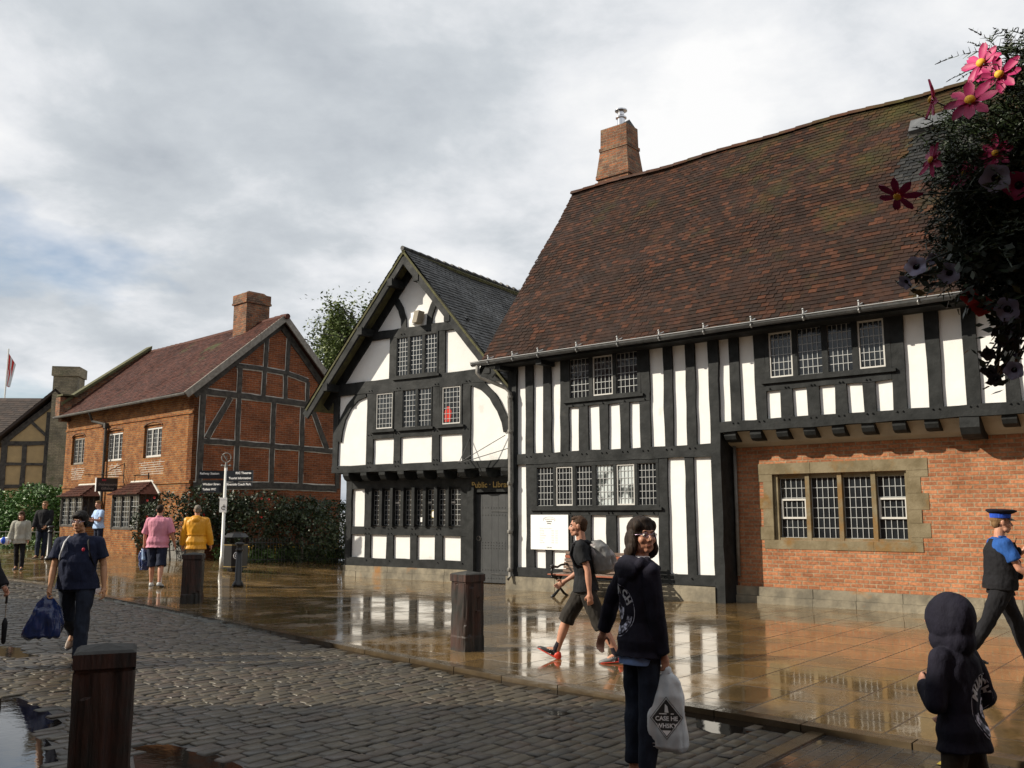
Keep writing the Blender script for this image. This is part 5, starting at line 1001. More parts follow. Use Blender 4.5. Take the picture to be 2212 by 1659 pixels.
for px,py,r in ((2150,715,.012),(2165,735,.013),(2135,765,.013),(2155,775,.012),(2140,805,.012),(2150,820,.013),(2170,795,.014),(2185,745,.014),(2200,770,.016),(2125,800,.007)): petunia(px,py,1.44,r,(rs.uniform(-1,1),-.6,-.5),'leaf_bud')
mb=MB()
for pa in ([(2185,560),(2170,650),(2160,735),(2150,820)],[(2212,560),(2200,680),(2195,800)],[(2150,540),(2075,575),(1960,600)],[(2160,540),(2110,600),(2100,650)]):
    mb.tube([tuple(unp(px,py,1.46)) for px,py in pa],.0035,n=5)
mb.build('trailing_stem','dark_leaf',HB)
P=[]
for pa,nn2 in (([(2190,520),(2175,650),(2165,700)],260),([(2212,520),(2205,650),(2200,720)],420),([(2150,520),(2080,570),(1965,605)],200),([(2160,540),(2110,600),(2100,650)],260),([(2160,700),(2150,820)],50)):
    for k in range(nn2): f=rs.uniform(0,len(pa)-1); i=int(f); px=pa[i][0]+(pa[i+1][0]-pa[i][0])*(f-i); py=pa[i][1]+(pa[i+1][1]-pa[i][1])*(f-i); P.append(np.array(unp(px,py,1.46+rs.uniform(-.05,.12)))+rs.normal(0,.014,3))
P=np.array(P); V_,F_2=leaves(len(P),P,.010); npmesh('trailing_leaves',V_,F_2,'dark_leaf',HB,tone=np.clip(rs.normal(.3,.25,len(F_2)),.01,1))
hp=thing('basket_bracket','black iron bracket reaching from the shop wall to carry the hanging basket','bracket',(3.6,1.44,2.78))
MB().box(-.03,0,-.06,.06,-.35,.25).build('wall_plate','black_paint',hp); MB().tube([(0,0,0),(-1.5,0,.02),(-2.62,0,0)],.015).build('arm','black_paint',hp); MB().tube([(0,0,-.3),(-.6,0,0)],.012).build('stay','black_paint',hp)
# ================= people =================
def V3(*a): return Vector(a)
def cap_(p0,p1,r0,r1,n=14,flat=(0,0),bul=0):
    """tapered limb; round ends unless flat; bul = extra radius at a third of the way (muscle)"""
    p0,p1=Vector(p0),Vector(p1); d=p1-p0; L_=d.length; d=d/L_; a=d.orthogonal().normalized(); b=d.cross(a); R_=[]
    if not flat[0]: R_+=[(-r0*math.cos(t),r0*math.sin(t)) for t in (.15,.6,1.1)]
    for t in (0,.2,.35,.5,.75,1): R_.append((L_*t,r0+(r1-r0)*t+bul*math.sin(min(1,t*1.25)*PI)))
    if not flat[1]: R_+=[(L_+r1*math.cos(t),r1*math.sin(t)) for t in (1.1,.6,.15)]
    vs=[tuple(p0+d*h+(a*math.cos(2*PI*k/n)+b*math.sin(2*PI*k/n))*r) for h,r in R_ for k in range(n)]; m=len(R_)
    return vs,[(i*n+k,i*n+(k+1)%n,(i+1)*n+(k+1)%n,(i+1)*n+k) for i in range(m-1) for k in range(n)]+[tuple(range(n-1,-1,-1)),tuple((m-1)*n+k for k in range(n))]
def ell(c,r,M=None,n=14,m=9):
    vs=[];c=Vector(c)
    for i in range(1,m):
        t=PI*i/m
        for k in range(n): p=Vector((r[0]*math.sin(t)*math.cos(2*PI*k/n),r[1]*math.sin(t)*math.sin(2*PI*k/n),r[2]*math.cos(t))); vs.append(c+((M@p) if M else p))
    top=Vector((0,0,r[2])); vs+=[c+((M@top) if M else top),c-((M@top) if M else top)]
    fs=[(i*n+k,(i+1)*n+k,(i+1)*n+(k+1)%n,i*n+(k+1)%n) for i in range(m-2) for k in range(n)]
    T_=(m-1)*n; fs+=[(T_,k,(k+1)%n) for k in range(n)]+[(T_+1,(m-2)*n+(k+1)%n,(m-2)*n+k) for k in range(n)]
    return [tuple(v) for v in vs],fs
def loft(rings,n=20,pw=2.3):
    """rings: (centre, halfaxis a, halfaxis b); superellipse sections"""
    vs=[]
    for c,a,b in rings:
        for k in range(n):
            t=2*PI*k/n; ct,st=math.cos(t),math.sin(t); x=math.copysign(abs(ct)**(2/pw),ct); y=math.copysign(abs(st)**(2/pw),st); vs.append(tuple(Vector(c)+Vector(a)*x+Vector(b)*y))
    m=len(rings); return vs,[(i*n+k,i*n+(k+1)%n,(i+1)*n+(k+1)%n,(i+1)*n+k) for i in range(m-1) for k in range(n)]+[tuple(range(n-1,-1,-1)),tuple((m-1)*n+k for k in range(n))]
def blob(name,prims,vox,m,parent,sm=3,disp=None,**tags):
    mb=MB()
    for vs,fs in prims: mb.add(vs,fs)
    me=bpy.data.meshes.new('tmp'); me.from_pydata(mb.v,[],mb.f); o=bpy.data.objects.new('tmp',me); S.collection.objects.link(o)
    q=o.modifiers.new('r','REMESH'); q.mode='VOXEL'; q.voxel_size=vox; q.adaptivity=0
    if sm: q=o.modifiers.new('s','SMOOTH'); q.factor=.5; q.iterations=sm
    dg=bpy.context.evaluated_depsgraph_get(); dg.update(); r=bpy.data.meshes.new_from_object(o.evaluated_get(dg)); bpy.data.objects.remove(o); bpy.data.meshes.remove(me)
    n=len(r.vertices); co=np.empty(n*3,np.float32); r.vertices.foreach_get('co',co); co=co.reshape(-1,3)
    if disp:
        no=np.empty(n*3,np.float32); r.vertices.foreach_get('normal',no); no=no.reshape(-1,3); amp,f,st=disp
        d=np.array([noise.noise(Vector((p[0]*f,p[1]*f,p[2]*f*st)))+.5*noise.noise(Vector((p[0]*f*2.3+5,p[1]*f*2.3,p[2]*f*st*2.1))) for p in co],np.float32)
        co+=no*(d*amp)[:,None]; r.vertices.foreach_set('co',co.ravel())
    r.name=name; r.materials.clear(); r.materials.append(MAT[m]); r.polygons.foreach_set('use_smooth',[True]*len(r.polygons)); r.update()
    return link(name,r,parent,**tags)
def hand(wr,d,n,s,curl,k=1.):
    """palm + four unequal fingers + thumb. d: direction of the hand, n: palm facing, s: thumb side vector"""
    d=Vector(d).normalized(); n=(Vector(n)-d*Vector(n).dot(d)).normalized(); s=n.cross(d)*s; out=[]
    wr=Vector(wr); M=Matrix((s,d,n)).transposed()
    out.append(ell(wr+d*.05*k,(.040*k,.052*k,.017*k),M)); out.append(cap_(wr-d*.02*k,wr+d*.03*k,.026*k,.03*k,10))
    for i,(o,L_) in enumerate(((.029,.068),(.010,.076),(-.010,.070),(-.028,.056))):
        p=wr+d*.088*k+s*o*k; a=0
        for j,fr_ in enumerate((.45,.32,.23)):
            a+=curl*(.75 if j==0 else 1.0)+(i*.06); q=p+(d*math.cos(a)+n*math.sin(a)+s*o*1.2*(1-min(1,curl)))*L_*fr_*k; out.append(cap_(p,q,(.0095-.001*j)*k,(.0088-.001*j)*k,8)); p=q
    p=wr+d*.03*k+s*.032*k; q=p+(d*.55+s*.6+n*(.35+curl*.4)).normalized()*.036*k; out.append(cap_(p,q,.012*k,.0105*k,8)); q2=q+(d*.8+s*(.35-curl*.5)+n*(.3+curl*.5)).normalized()*.03*k; out.append(cap_(q,q2,.0105*k,.0085*k,8))
    return out
def person(label,x,y,z,hx,hy,h=1.75,lean=4,tw=0,head=(0,0),A=None,Lg=None,fat=1.,wd=1.,skin='skin',hair='hair_black',hstyle='short',top=('black_tee','short',.18,.014),bot=('denim','long',.012),shoe=('shoe_dark','shoe_black'),sock=None,vox=.007,female=False,glasses=None,hood=None,group=None,nohair=False,armvis=True,hidehead=False,fullskin=True,lowz=None,side=0):
    k=h/1.75; t=thing('person',label,'person',(x,y,z),math.atan2(-hx,hy),group)
    A=A or {}; Lg=Lg or {}
    le=R(lean); sd=R(side); Sp=Vector((math.sin(sd),math.sin(le),math.cos(le))).normalized(); Fw=Vector((0,math.cos(le),-math.sin(le)))
    legs={}; lowest=9
    for sn,s in (('L',-1),('R',1)):
        a,kn,ab,fp=Lg.get(sn,(0,2,2,0)); a,kn,ab,fp=R(a),R(kn),R(ab),R(fp)
        hj=Vector((s*.088*k*wd,0,-.02*k)); th=Vector((s*math.tan(ab),math.sin(a),-math.cos(a))).normalized(); K_=hj+th*.435*k
        shd=Vector((s*math.tan(ab)*.6,math.sin(a-kn),-math.cos(a-kn))).normalized(); An=K_+shd*.40*k
        fd=Vector((s*.12,math.cos(fp),math.sin(fp))).normalized(); fu=Vector((0,-math.sin(fp),math.cos(fp)))
        legs[sn]=(s,hj,K_,An,fd,fu); lowest=min(lowest,(An+fd*-.06*k-fu*.085*k).z,(An+fd*.16*k-fu*.085*k).z)
    if lowz is not None: lowest-=lowz
    H0=Vector((0,0,-lowest))
    legs={q:(v[0],v[1]+H0,v[2]+H0,v[3]+H0,v[4],v[5]) for q,v in legs.items()}
    P=lambda t_:H0+Sp*(.52*k*t_)
    twr=Matrix.Rotation(R(tw),3,'Z'); X0=Vector((1,0,0))
    w_=.93 if female else 1
    prof=[(-.13,.155,.11),(0,.168,.118),(.22,.150*w_,.105*fat),(.45,.158*w_,.112*fat),(.68,.178*w_,.118),(.84,.178*w_,.108),(.93,.135*w_,.088),(1.0,.066,.062)]
    def ring(t_,a,b,g=0,f_=1): 
        Rt=Matrix.Rotation(R(tw)*min(1,max(0,t_)),3,'Z'); ff=fat if .05<t_<.6 else 1+(fat-1)*.5
        return (P(t_)+Rt@Fw*(.012*k*(fat-1)*8 if .05<t_<.6 else 0),(Rt@X0)*((a*wd*(1+(ff-1)*.5)+g)*k),(Rt@Fw)*((b+g)*k))
    arms={}
    for sn,s in (('L',-1),('R',1)):
        sw_,ab,el,inn,cu=(A.get(sn,(0,8,12,0,.45)))[:5]; sw_,ab,el=R(sw_),R(ab),R(el)
        sj=P(.865)+twr@Vector((s*.183*k*wd*w_,0,0)); u=twr@Vector((s*math.tan(ab),math.sin(sw_),-math.cos(sw_))).normalized(); El=sj+u*.29*k
        f=twr@Vector((s*(math.tan(ab)*.5-inn),math.sin(sw_+el),-math.cos(sw_+el))).normalized(); Wr=El+f*.245*k; arms[sn]=(s,sj,El,Wr,f,cu)
    # ---- head ----
    nb=P(1.0); Hq=Matrix.Rotation(R(tw)+R(head[0]),3,'Z')@Matrix.Rotation(R(head[1])-le*.3,3,'X'); hs=k**.35
    HC=nb+Sp*.072*k+Vector((0,.018,0))+Hq@Vector((0,.012,.088*hs)); m3=Hq
    hp=lambda x_,y_,z_:HC+m3@Vector((x_*hs,y_*hs,z_*hs)); E=lambda c,r: ell(hp(*c),tuple(q*hs for q in r),m3)
    skinp=[]
    hd=[E((0,-.012,.028),(.075,.095,.088)),E((0,.028,-.03),(.060,.066,.078)),E((0,.060,-.093),(.028,.024,.020)),cap_(hp(-.03,.030,-.075),hp(.03,.030,-.075),.032,.032,10),
        cap_(hp(0,.086,.012),hp(0,.108,-.026),.008,.0125,8),cap_(hp(-.011,.094,-.032),hp(.011,.094,-.032),.008,.008,8),cap_(hp(-.034,.080,.026),hp(.034,.080,.026),.011,.011,8),
        E((-.038,.058,-.028),(.026,.028,.026)),E((.038,.058,-.028),(.026,.028,.026)),cap_(hp(-.018,.083,-.060),hp(.018,.083,-.060),.010,.010,8),cap_(hp(-.013,.081,-.070),hp(.013,.081,-.070),.010,.010,8),
        E((-.079,-.005,-.004),(.009,.020,.032)),E((.079,-.005,-.004),(.009,.020,.032))]
    skinp+=hd+[cap_(nb-Sp*.05*k,hp(0,-.02,-.06),.060*k,.052,12)]
    skinp.append(loft([ring(t_,a*.86,b*.84) for t_,a,b in prof]))
    for sn in arms:
        s,sj,El,Wr,f,cu=arms[sn]; skinp+=[cap_(P(.85),sj,.055*k,.05*k),cap_(sj,El,.047*k,.037*k,bul=.004),cap_(El,Wr,.037*k,.024*k,bul=.006)]
        inw=twr@Vector((-s,0,0)); pn=A[sn][5] if (sn in A and len(A[sn])>5) else inw
        skinp+=hand(Wr+f*.012,f,pn,(1 if (Vector(pn).cross(f)).dot(twr@Vector((0,1,0)))>0 else -1),cu,k*(.93 if female else 1))
    for sn in legs:
        s,hj,K_,An,fd,fu=legs[sn]; skinp+=[cap_(hj,K_,.074*k*min(fat,1.15),.052*k),cap_(K_,An,.050*k,.034*k,bul=.014*k),cap_(An,An+fd*.1*k-fu*.045*k,.034*k,.028*k)]
    body=blob('body',skinp,vox,skin,t,2)
    # face
    for s in (-1,1):
        c=hp(s*.031,.078,.004); M4=m3; v,f_=ell(c,(.0125*hs,.0125*hs,.009*hs),m3,10,7); mb=MB(); mb.add(v,f_)
        fr_=m3@Vector((0,1,0)); mb.m=[1 if (sum((Vector(v[i]) for i in fc),Vector())/len(fc)-c).normalized().dot(fr_)>.80 else 0 for fc in f_]; mb.build('eye',['eye_white','iris'],t,smooth=True)
        mb=MB(); mb.tube([hp(s*.018,.093,.024),hp(s*.033,.092,.029),hp(s*.050,.078,.024)],[.003,.0038,.002],n=5); mb.build('eyebrow',hair if hstyle!='none' else 'hair_brown',t)
    mb=MB(); mb.tube([hp(-.017,.089,-.066),hp(0,.0945,-.064),hp(.017,.089,-.066)],[.002,.0042,.002],n=6); mb.build('mouth','lip',t,smooth=True)
    if glasses:
        mb=MB()
        for s in (-1,1):
            Pq=[hp(s*.033+.023*math.cos(a),.101-.008*abs(math.cos(a)),.004+.014*math.sin(a)) for a in np.linspace(0,2*PI,17)]; mb.tube(Pq,.0018,n=5,cap=False); mb.tube([hp(s*.056,.094,.008),hp(s*.078,.02,.008),hp(s*.080,-.01,.004)],.0026,n=5)
        mb.tube([hp(-.010,.101,.006),hp(.010,.101,.006)],.002,n=5); mb.build('glasses',glasses,t,smooth=True)
    if glasses=='black_paint':
        mb=MB()
        for s in(-1,1): v,f_=ell(hp(s*.033,.098,.004),(.022,.005,.014),m3,12,7); mb.add(v,f_)
        mb.build('sunglass_lens','black_paint',t,smooth=True)
    # hair
    if hstyle=='short': hr=[E((0,-.022,.038),(.080,.096,.086)),E((0,.022,.092),(.060,.060,.028)),E((0,-.055,-.01),(.066,.052,.06))]
    elif hstyle=='mop': hr=[E((0,-.015,.05),(.089,.104,.093)),E((-.072,.0,.0),(.02,.04,.045)),E((.072,.0,.0),(.02,.04,.045)),E((0,.05,.075),(.066,.052,.040)),E((0,-.05,-.01),(.074,.058,.07)),E((-.03,.078,.062),(.035,.022,.03)),E((.035,.072,.066),(.035,.022,.028))]
    elif hstyle=='bob': hr=[E((0,-.014,.045),(.090,.106,.092)),E((0,-.05,-.03),(.098,.078,.105)),E((-.078,-.012,-.045),(.030,.060,.095)),E((.078,-.012,-.045),(.030,.060,.095)),E((0,-.062,-.10),(.102,.068,.050)),E((-.058,.030,.066),(.030,.048,.042)),E((.058,.030,.066),(.030,.048,.042)),E((0,.022,.098),(.062,.058,.028)),E((-.092,-.005,-.085),(.024,.045,.050)),E((.092,-.005,-.085),(.024,.045,.050)),E((-.082,-.030,-.115),(.032,.050,.036)),E((.082,-.030,-.115),(.032,.050,.036))]
    elif hstyle=='long': hr=[E((0,-.014,.042),(.085,.102,.088)),E((0,-.06,-.06),(.08,.05,.13)),E((-.068,-.0,-.08),(.024,.045,.14)),E((.068,-.0,-.08),(.024,.045,.14)),E((0,-.055,-.17),(.085,.04,.10)),E((0,.035,.09),(.055,.055,.026))]
    else: hr=[]
    if hr: blob('hair',hr,max(.005,vox*.75),hair,t,1,disp=(.0035,30,.3))
    J=dict(t=t,P=P,arms=arms,legs=legs,hp=hp,Sp=Sp,Fw=Fw,X0=X0,k=k,HC=HC,m3=m3,twr=twr,ring=ring,prof=prof)
    # top
    m_,sl,hem,g=top; rr=[ring(-hem/.52-.0,.165,.118,g+.006)]+[ring(t_,a,b,g) for t_,a,b in prof[1 if hem<.1 else 0:]]
    rr=[ring(-hem,.176,.126,g+.020)]+[ring(t_,a,b,g+(.020 if t_<.1 else 0)) for t_,a,b in prof if t_>-hem+.03]; pr=[loft(rr)]
    for sn in arms:
        s,sj,El,Wr,f,cu=arms[sn]; pr.append(cap_(P(.84)+twr@Vector((s*.08*k,0,0)),sj,.065*k+g,.056*k+g))
        if sl=='short': e=sj+(El-sj)*.66; pr.append(cap_(sj,e,.054*k+g,.054*k+g*1.6,flat=(0,1)))
        elif sl=='elbow': e=sj+(El-sj)*1.0; pr.append(cap_(sj,e,.056*k+g,.056*k+g*1.6,flat=(0,1)))
        elif sl=='long': pr+=[cap_(sj,El,.053*k+g,.044*k+g,bul=.004),cap_(El,Wr-(Wr-El)*.02,.043*k+g,.034*k+g,flat=(0,1),bul=.004)]
    if hood=='down':
        bk=twr@Fw
        pr+=[ell(P(.97)-bk*.075*k,(.135*k,.055*k,.06*k),twr),ell(P(.88)-bk*.115*k,(.145*k,.036*k,.075*k),twr)]+[cap_(P(.96)-bk*.06*k+twr@Vector((s*.12*k,0,0)),P(.70)-bk*.125*k,.045*k,.03*k) for s in (-1,1)]+[cap_(P(1.0)+twr@Vector((s*.09*k,0,0)),P(.90)+twr@Vector((s*.07*k,.10*k,0)),.03,.022) for s in (-1,1)]
    if hood=='up': pr+=[ell(HC+m3@Vector((0,-.025,.012)),(.100,.122,.132),m3),ell(HC+m3@Vector((0,-.06,-.09)),(.086,.085,.085),m3),cap_(P(.96),HC-Vector((0,0,.10)),.09*k,.08)]
    if hood=='collar': pr+=[cap_(P(.95),P(1.07),.085*k,.068*k,flat=(0,1))]
    J['top']=blob('hoodie' if hood in('up','down') else ('jacket' if sl=='long' else 'shirt'),pr,vox,m_,t,14 if hood=='up' else 3,disp=(.013 if vox<.009 else .012,9,.55))
    # bottom
    m_,kind,g=bot; pr=[loft([ring(-.20,.150,.112,g),ring(-.12,.162,.116,g*.5),ring(0,.160,.108,0),ring(.08,.150,.100,0)])]
    for sn in legs:
        s,hj,K_,An,fd,fu=legs[sn]
        if kind=='long': pr+=[cap_(hj,K_,.084*k*min(fat,1.12)*min(1,wd)+g,.058*k+g),cap_(K_,An-(An-K_)*-.06,.058*k+g,.048*k+g,flat=(0,1),bul=.006)]
        elif kind=='crop': pr+=[cap_(hj,K_,.082*k*min(1,wd+.06)+g,.056*k+g),cap_(K_,K_+(An-K_)*.86,.056*k+g,.046*k+g,flat=(0,1),bul=.006)]
        else: e=K_+(An-K_)*(.16 if kind=='kneeshort' else -.02); pr+=[cap_(hj,K_-(K_-hj)*.1,.086*k*min(fat,1.15)+g,.074*k+g),cap_(K_-(K_-hj)*.1,e,.074*k+g,.078*k+g,flat=(0,1))]
    blob('trousers' if kind in('long','crop') else 'shorts',pr,vox,m_,t,3,disp=(.012,10,.6))
    for sn in legs:
        s,hj,K_,An,fd,fu=legs[sn]; sx=fd.cross(fu)
        if sock: blob('sock',[cap_(An+(K_-An)*sock[1],An+fd*.02-fu*.03,.040*k,.038*k,flat=(1,0))],.007,sock[0],t,1)
        rg=[(-.075,.024,.045),(-.05,.034,.075),(0,.038,.088),(.05,.042,.075),(.10,.046,.055),(.155,.045,.042),(.195,.034,.030),(.215,.014,.018)]
        so=An-fu*.088*k; sh_=blob('shoe',[loft([(so+fd*d_*k+fu*(hh*.5)*k,sx*w2*k,fu*hh*.5*k) for d_,w2,hh in rg],14,2.5)],min(vox,.008),shoe[0],t,2)
        v,f_=loft([(so+fd*d_*k+fu*.006*k,sx*(w2+.004)*k,fu*.012*k) for d_,w2,hh in [(-.08,.02,0)]+rg[1:]+[(.222,.012,0)]],14,3); mb=MB(); mb.add(v,f_); mb.build('sole',shoe[1],sh_)
    return J
def decal(J,tgt,shapes,org,nrm,up,m,parent,name='back_emblem',off=.004):
    """wrap flat outlines onto a garment"""
    me=tgt.data; bvh=BVHTree.FromPolygons([v.co.copy() for v in me.vertices],[tuple(p.vertices) for p in me.polygons])
    nrm=Vector(nrm).normalized(); up=Vector(up); up=(up-nrm*up.dot(nrm)).normalized(); rt=up.cross(nrm); mb=MB()
    for vs,fs,mi in shapes:
        o=[]
        for a,b in vs:
            p=Vector(org)+rt*a+up*b+nrm*.35; hit=bvh.ray_cast(p,-nrm,.8); o.append(tuple((hit[0] if hit[0] else p-nrm*.35)+nrm*off))
        mb.add(o,fs,mi)
    return mb.build(name,m,parent)
def ringshape(r0,r1,a0,a1,n=28,ey=1.,mi=0):
    vs=[];fs=[]
    for i in range(n+1):
        a=a0+(a1-a0)*i/n
        for r in (r0,(r0+r1)/2,r1): vs.append((r*math.cos(a),r*math.sin(a)*ey))
    for i in range(n):
        for j in range(2): fs.append((i*3+j,i*3+j+1,i*3+j+4,i*3+j+3))
    return vs,fs,mi
def emblem(J,word,org,nrm,r,ey=1.35):
    sh=[ringshape(r*.98,r,0,2*PI,36,ey),ringshape(r*.62,r*.9,PI*1.08,PI*1.92,24,ey),ringshape(r*.60,r*.63,PI*.1,PI*.9,20,ey),ringshape(.04*r,.38*r,PI*.9,PI*2.1,14,ey),ringshape(.18*r,.25*r,-.3,PI+.3,14,ey)]
    for i,ch in enumerate(word):
        a=PI*.84-PI*.68*i/(len(word)-1); vs,fs=text_mesh(ch,r*.42,bold=.002); ca,sa=math.cos(a-PI/2),math.sin(a-PI/2)
        sh.append(([((r*.77*math.cos(a)+v[0]*ca-v[1]*sa),(r*.77*math.sin(a)+v[0]*sa+v[1]*ca)*ey) for v in vs],fs,1))
    decal(J,J['top'],sh,org,nrm,(0,0,1),['emblem','strap_grey'],J['t'])
W2=lambda J,p: J['t'].matrix_basis@Vector(p)
def bagthing(name,label,cat,J,mk,group=None):
    t=thing(name,label,cat,tuple(J['t'].location),J['t'].rotation_euler.z,group); mk(t); return t
def plastic(t,top,w_,h_,d_,m,neck=.10,handle=True,tilt=0,vox=.008,ax=Vector((1,0,0)),disp=(.03,9,.35)):
    """carrier bag hanging from the hand at 'top'; ax = direction of its broad side"""
    top=Vector(top); ax=Vector(ax).normalized(); ay=Vector((0,0,1)).cross(ax); dn=Vector((tilt,0,-1)).normalized()
    rg=[]
    for f,a,b in ((.0,.03,.018),(.10,.07,.03),(neck+.08,.30,.16),(.34,.40,.34),(.55,.46,.45),(.8,.5,.5),(.96,.5,.46),(1.0,.42,.36)): rg.append((top+dn*h_*f,ax*w_*a,ay*d_*b))
    return blob('bag_body',[loft(rg,24,2.6)],vox,m,t,2,disp=disp)
# -- woman in the dark hoodie, nearest, looking back over her right shoulder
J=person('woman with dark bob and glasses in a black hoodie holding a white carrier bag',.83,6.02,-.045,.80,.60,1.69,lean=1,tw=-14,head=(-88,3),female=True,skin='skin',hair='hair_dkbrown',hstyle='bob',
 A={'R':(4,5,8,.05,1.1,(-1,0,0)),'L':(-10,40,6,-.03,.35)},Lg={'L':(3,6,1,0),'R':(-2,4,2,0)},top=('hoodie','long',.20,.015),bot=('denim','crop',.012),shoe=('shoe_black','shoe_white'),glasses='glasses',hood='down',vox=.006,wd=.80)
WJ=J
blob('undershirt',[loft([J['ring'](-.30,.165,.12,.014),J['ring'](-.12,.17,.122,.014)])],.008,'chambray',J['t'],2)
blob('collar',[cap_(J['P'](.93),J['P'](1.06),.085,.064,flat=(0,1))],.006,'white_cloth',J['t'],1)
emblem(J,'MUNICH',J['P'](.38)+Vector((-.035,0,0)),(-.25,-1,0),.125)
wr=J['arms']['R']; gp=wr[3]+wr[4]*.095
def mk(t):
    b=plastic(t,gp+Vector((0,0,.01)),.28,.50,.19,'white_plastic',ax=Vector((.75,.66,0)),tilt=-.05,disp=(.032,9,.35)); MB().tube([tuple(gp+Vector((-.02,-.03,-.03))),tuple(gp+Vector((0,0,.02))),tuple(gp+Vector((.02,.03,-.03)))],.010,n=6).build('handle','white_plastic',t)
    # printed diamond
    nd=Vector((.66,-.75,0)); nd=Vector((.62,-.78,0)); c=gp+Vector((.0,0,-.285)); D_=[]
    def dia(r0,r1,mi):
        a=[(0,r0*1.28),(r0,0),(0,-r0*1.28),(-r0,0)]; b_=[(0,r1*1.28),(r1,0),(0,-r1*1.28),(-r1,0)]; vs=[];n=6
        for q in (a,b_):
            for i in range(4):
                for j in range(n): f=j/n; vs.append((q[i][0]*(1-f)+q[(i+1)%4][0]*f,q[i][1]*(1-f)+q[(i+1)%4][1]*f))
        N_=4*n; return vs,[(i,(i+1)%N_,(i+1)%N_+N_,i+N_) for i in range(N_)],mi
    def fill(r,mi):
        vs=[(0,0)];fs=[]; n=8; g_=[]
        vs=[];
        for i in range(n+1):
            for j in range(n+1): a=(i/n-.5)*2;b=(j/n-.5)*2; vs.append((r*(a-b)/2,r*1.28*(a+b)/2))
        return vs,[(i*(n+1)+j,(i+1)*(n+1)+j,(i+1)*(n+1)+j+1,i*(n+1)+j+1) for i in range(n) for j in range(n)],mi
    decal(None,b,[fill(.088,0),dia(.096,.100,0)],c,nd,(0,0,1),['black_ink'],b,'printed_diamond',.004)
    tw_=[]
    for tt,zz in (('CASE HE',-.004),('WHSKY',-.046)): vs,fs=text_mesh(tt,.036,bold=.001); tw_.append(([(v[0],v[1]+zz) for v in vs],fs,0))
    tw_.append(([(-.045,.022),(.045,.022),(.045,.028),(-.045,.028)],[(0,1,2,3)],0)); tw_.append(([(-.012,.032),(.014,.032),(.008,.07),(-.008,.085)],[(0,1,2,3)],0)); tw_.append(([(-.028,-.072),(.028,-.072),(0,-.105)],[(0,2,1)],0)); tw_.append(dia(.091,.093,0))
    decal(None,b,tw_,c,nd,(0,0,1),['white_paint'],b,'lettering',.0065)
    ln=[]
    for i in range(4): ln.append(([(-.09,-.155-i*.02),(.085,-.155-i*.02),(.085,-.151-i*.02),(-.09,-.151-i*.02)],[(0,1,2,3)],0))
    decal(None,b,ln,c,nd,(0,0,1),['grey_ink'],b,'fine_print',.005)
bagthing('carrier_bag','white plastic carrier bag with a black diamond print held by the woman in glasses','bag',J,mk)
# -- young man with rucksack, striding left
J=person('young man in black t-shirt and dark shorts striding past the bench',.86,10.75,0,-.97,.14,1.73,lean=5,head=(2,0),skin='skin',hair='hair_brown',hstyle='short',
 A={'L':(-16,9,12,.03,.55),'R':(2,6,55,.1,.5)},Lg={'R':(32,14,2,26),'L':(-22,8,2,-4)},top=('black_tee','short',.14,.014),bot=('cargo','kneeshort',.020),shoe=('shoe_dark','shoe_red'),sock=('sock_black',.24),vox=.0065)
YJ=J
def mkp(t):
    b=J['P']; c=b(.62)-J['Fw']*.235
    blob('pack_body',[loft([(b(.22)-J['Fw']*.20,Vector((.135,0,0)),J['Fw']*.09),(b(.3)-J['Fw']*.23,Vector((.17,0,0)),J['Fw']*.125),(b(.6)-J['Fw']*.225,Vector((.175,0,0)),J['Fw']*.13),(b(.82)-J['Fw']*.20,Vector((.155,0,0)),J['Fw']*.11),(b(.96)-J['Fw']*.17,Vector((.09,0,0)),J['Fw']*.055)],20,2.6)],.007,'pack_grey2',t,2,disp=(.008,12,1))
    blob('front_pocket',[loft([(b(.24)-J['Fw']*.31,Vector((.10,0,0)),J['Fw']*.045),(b(.42)-J['Fw']*.335,Vector((.125,0,0)),J['Fw']*.06),(b(.62)-J['Fw']*.325,Vector((.115,0,0)),J['Fw']*.05),(b(.74)-J['Fw']*.30,Vector((.06,0,0)),J['Fw']*.03)],18,2.4)],.007,'pack_grey',t,2)
    blob('side_panel',[loft([(b(.45)-J['Fw']*.17+Vector((-.05,0,0)),Vector((.105,0,0)),J['Fw']*.062),(b(.66)-J['Fw']*.17+Vector((-.05,0,0)),Vector((.112,0,0)),J['Fw']*.072),(b(.90)-J['Fw']*.15+Vector((-.04,0,0)),Vector((.09,0,0)),J['Fw']*.055)],16,2.6)],.007,'pack_grey',t,2)
    for s in (-1,1):
        mb=MB(); q=[b(.9)-J['Fw']*.12+Vector((s*.09,0,0)),b(1.0)+Vector((s*.10,0,-.0)),b(.93)+J['Fw']*.10+Vector((s*.105,0,0)),b(.7)+J['Fw']*.135+Vector((s*.11,0,0)),b(.45)+J['Fw']*.09+Vector((s*.15,0,0)),b(.35)-J['Fw']*.10+Vector((s*.16,0,0))]
        mb.tube(q,.017,n=6); mb.build('strap','black_cloth',t,smooth=True)
    mb=MB(); mb.tube([tuple(b(.30)-J['Fw']*.30+Vector((-.132,0,0))),tuple(b(.5)-J['Fw']*.32+Vector((-.143,0,0))),tuple(b(.72)-J['Fw']*.285+Vector((-.09,0,0))),tuple(b(.80)-J['Fw']*.27)],.004,n=4); mb.build('piping','strap_grey',t)
bagthing('rucksack','grey patterned rucksack on the back of the young man striding past the bench','rucksack',J,mkp)
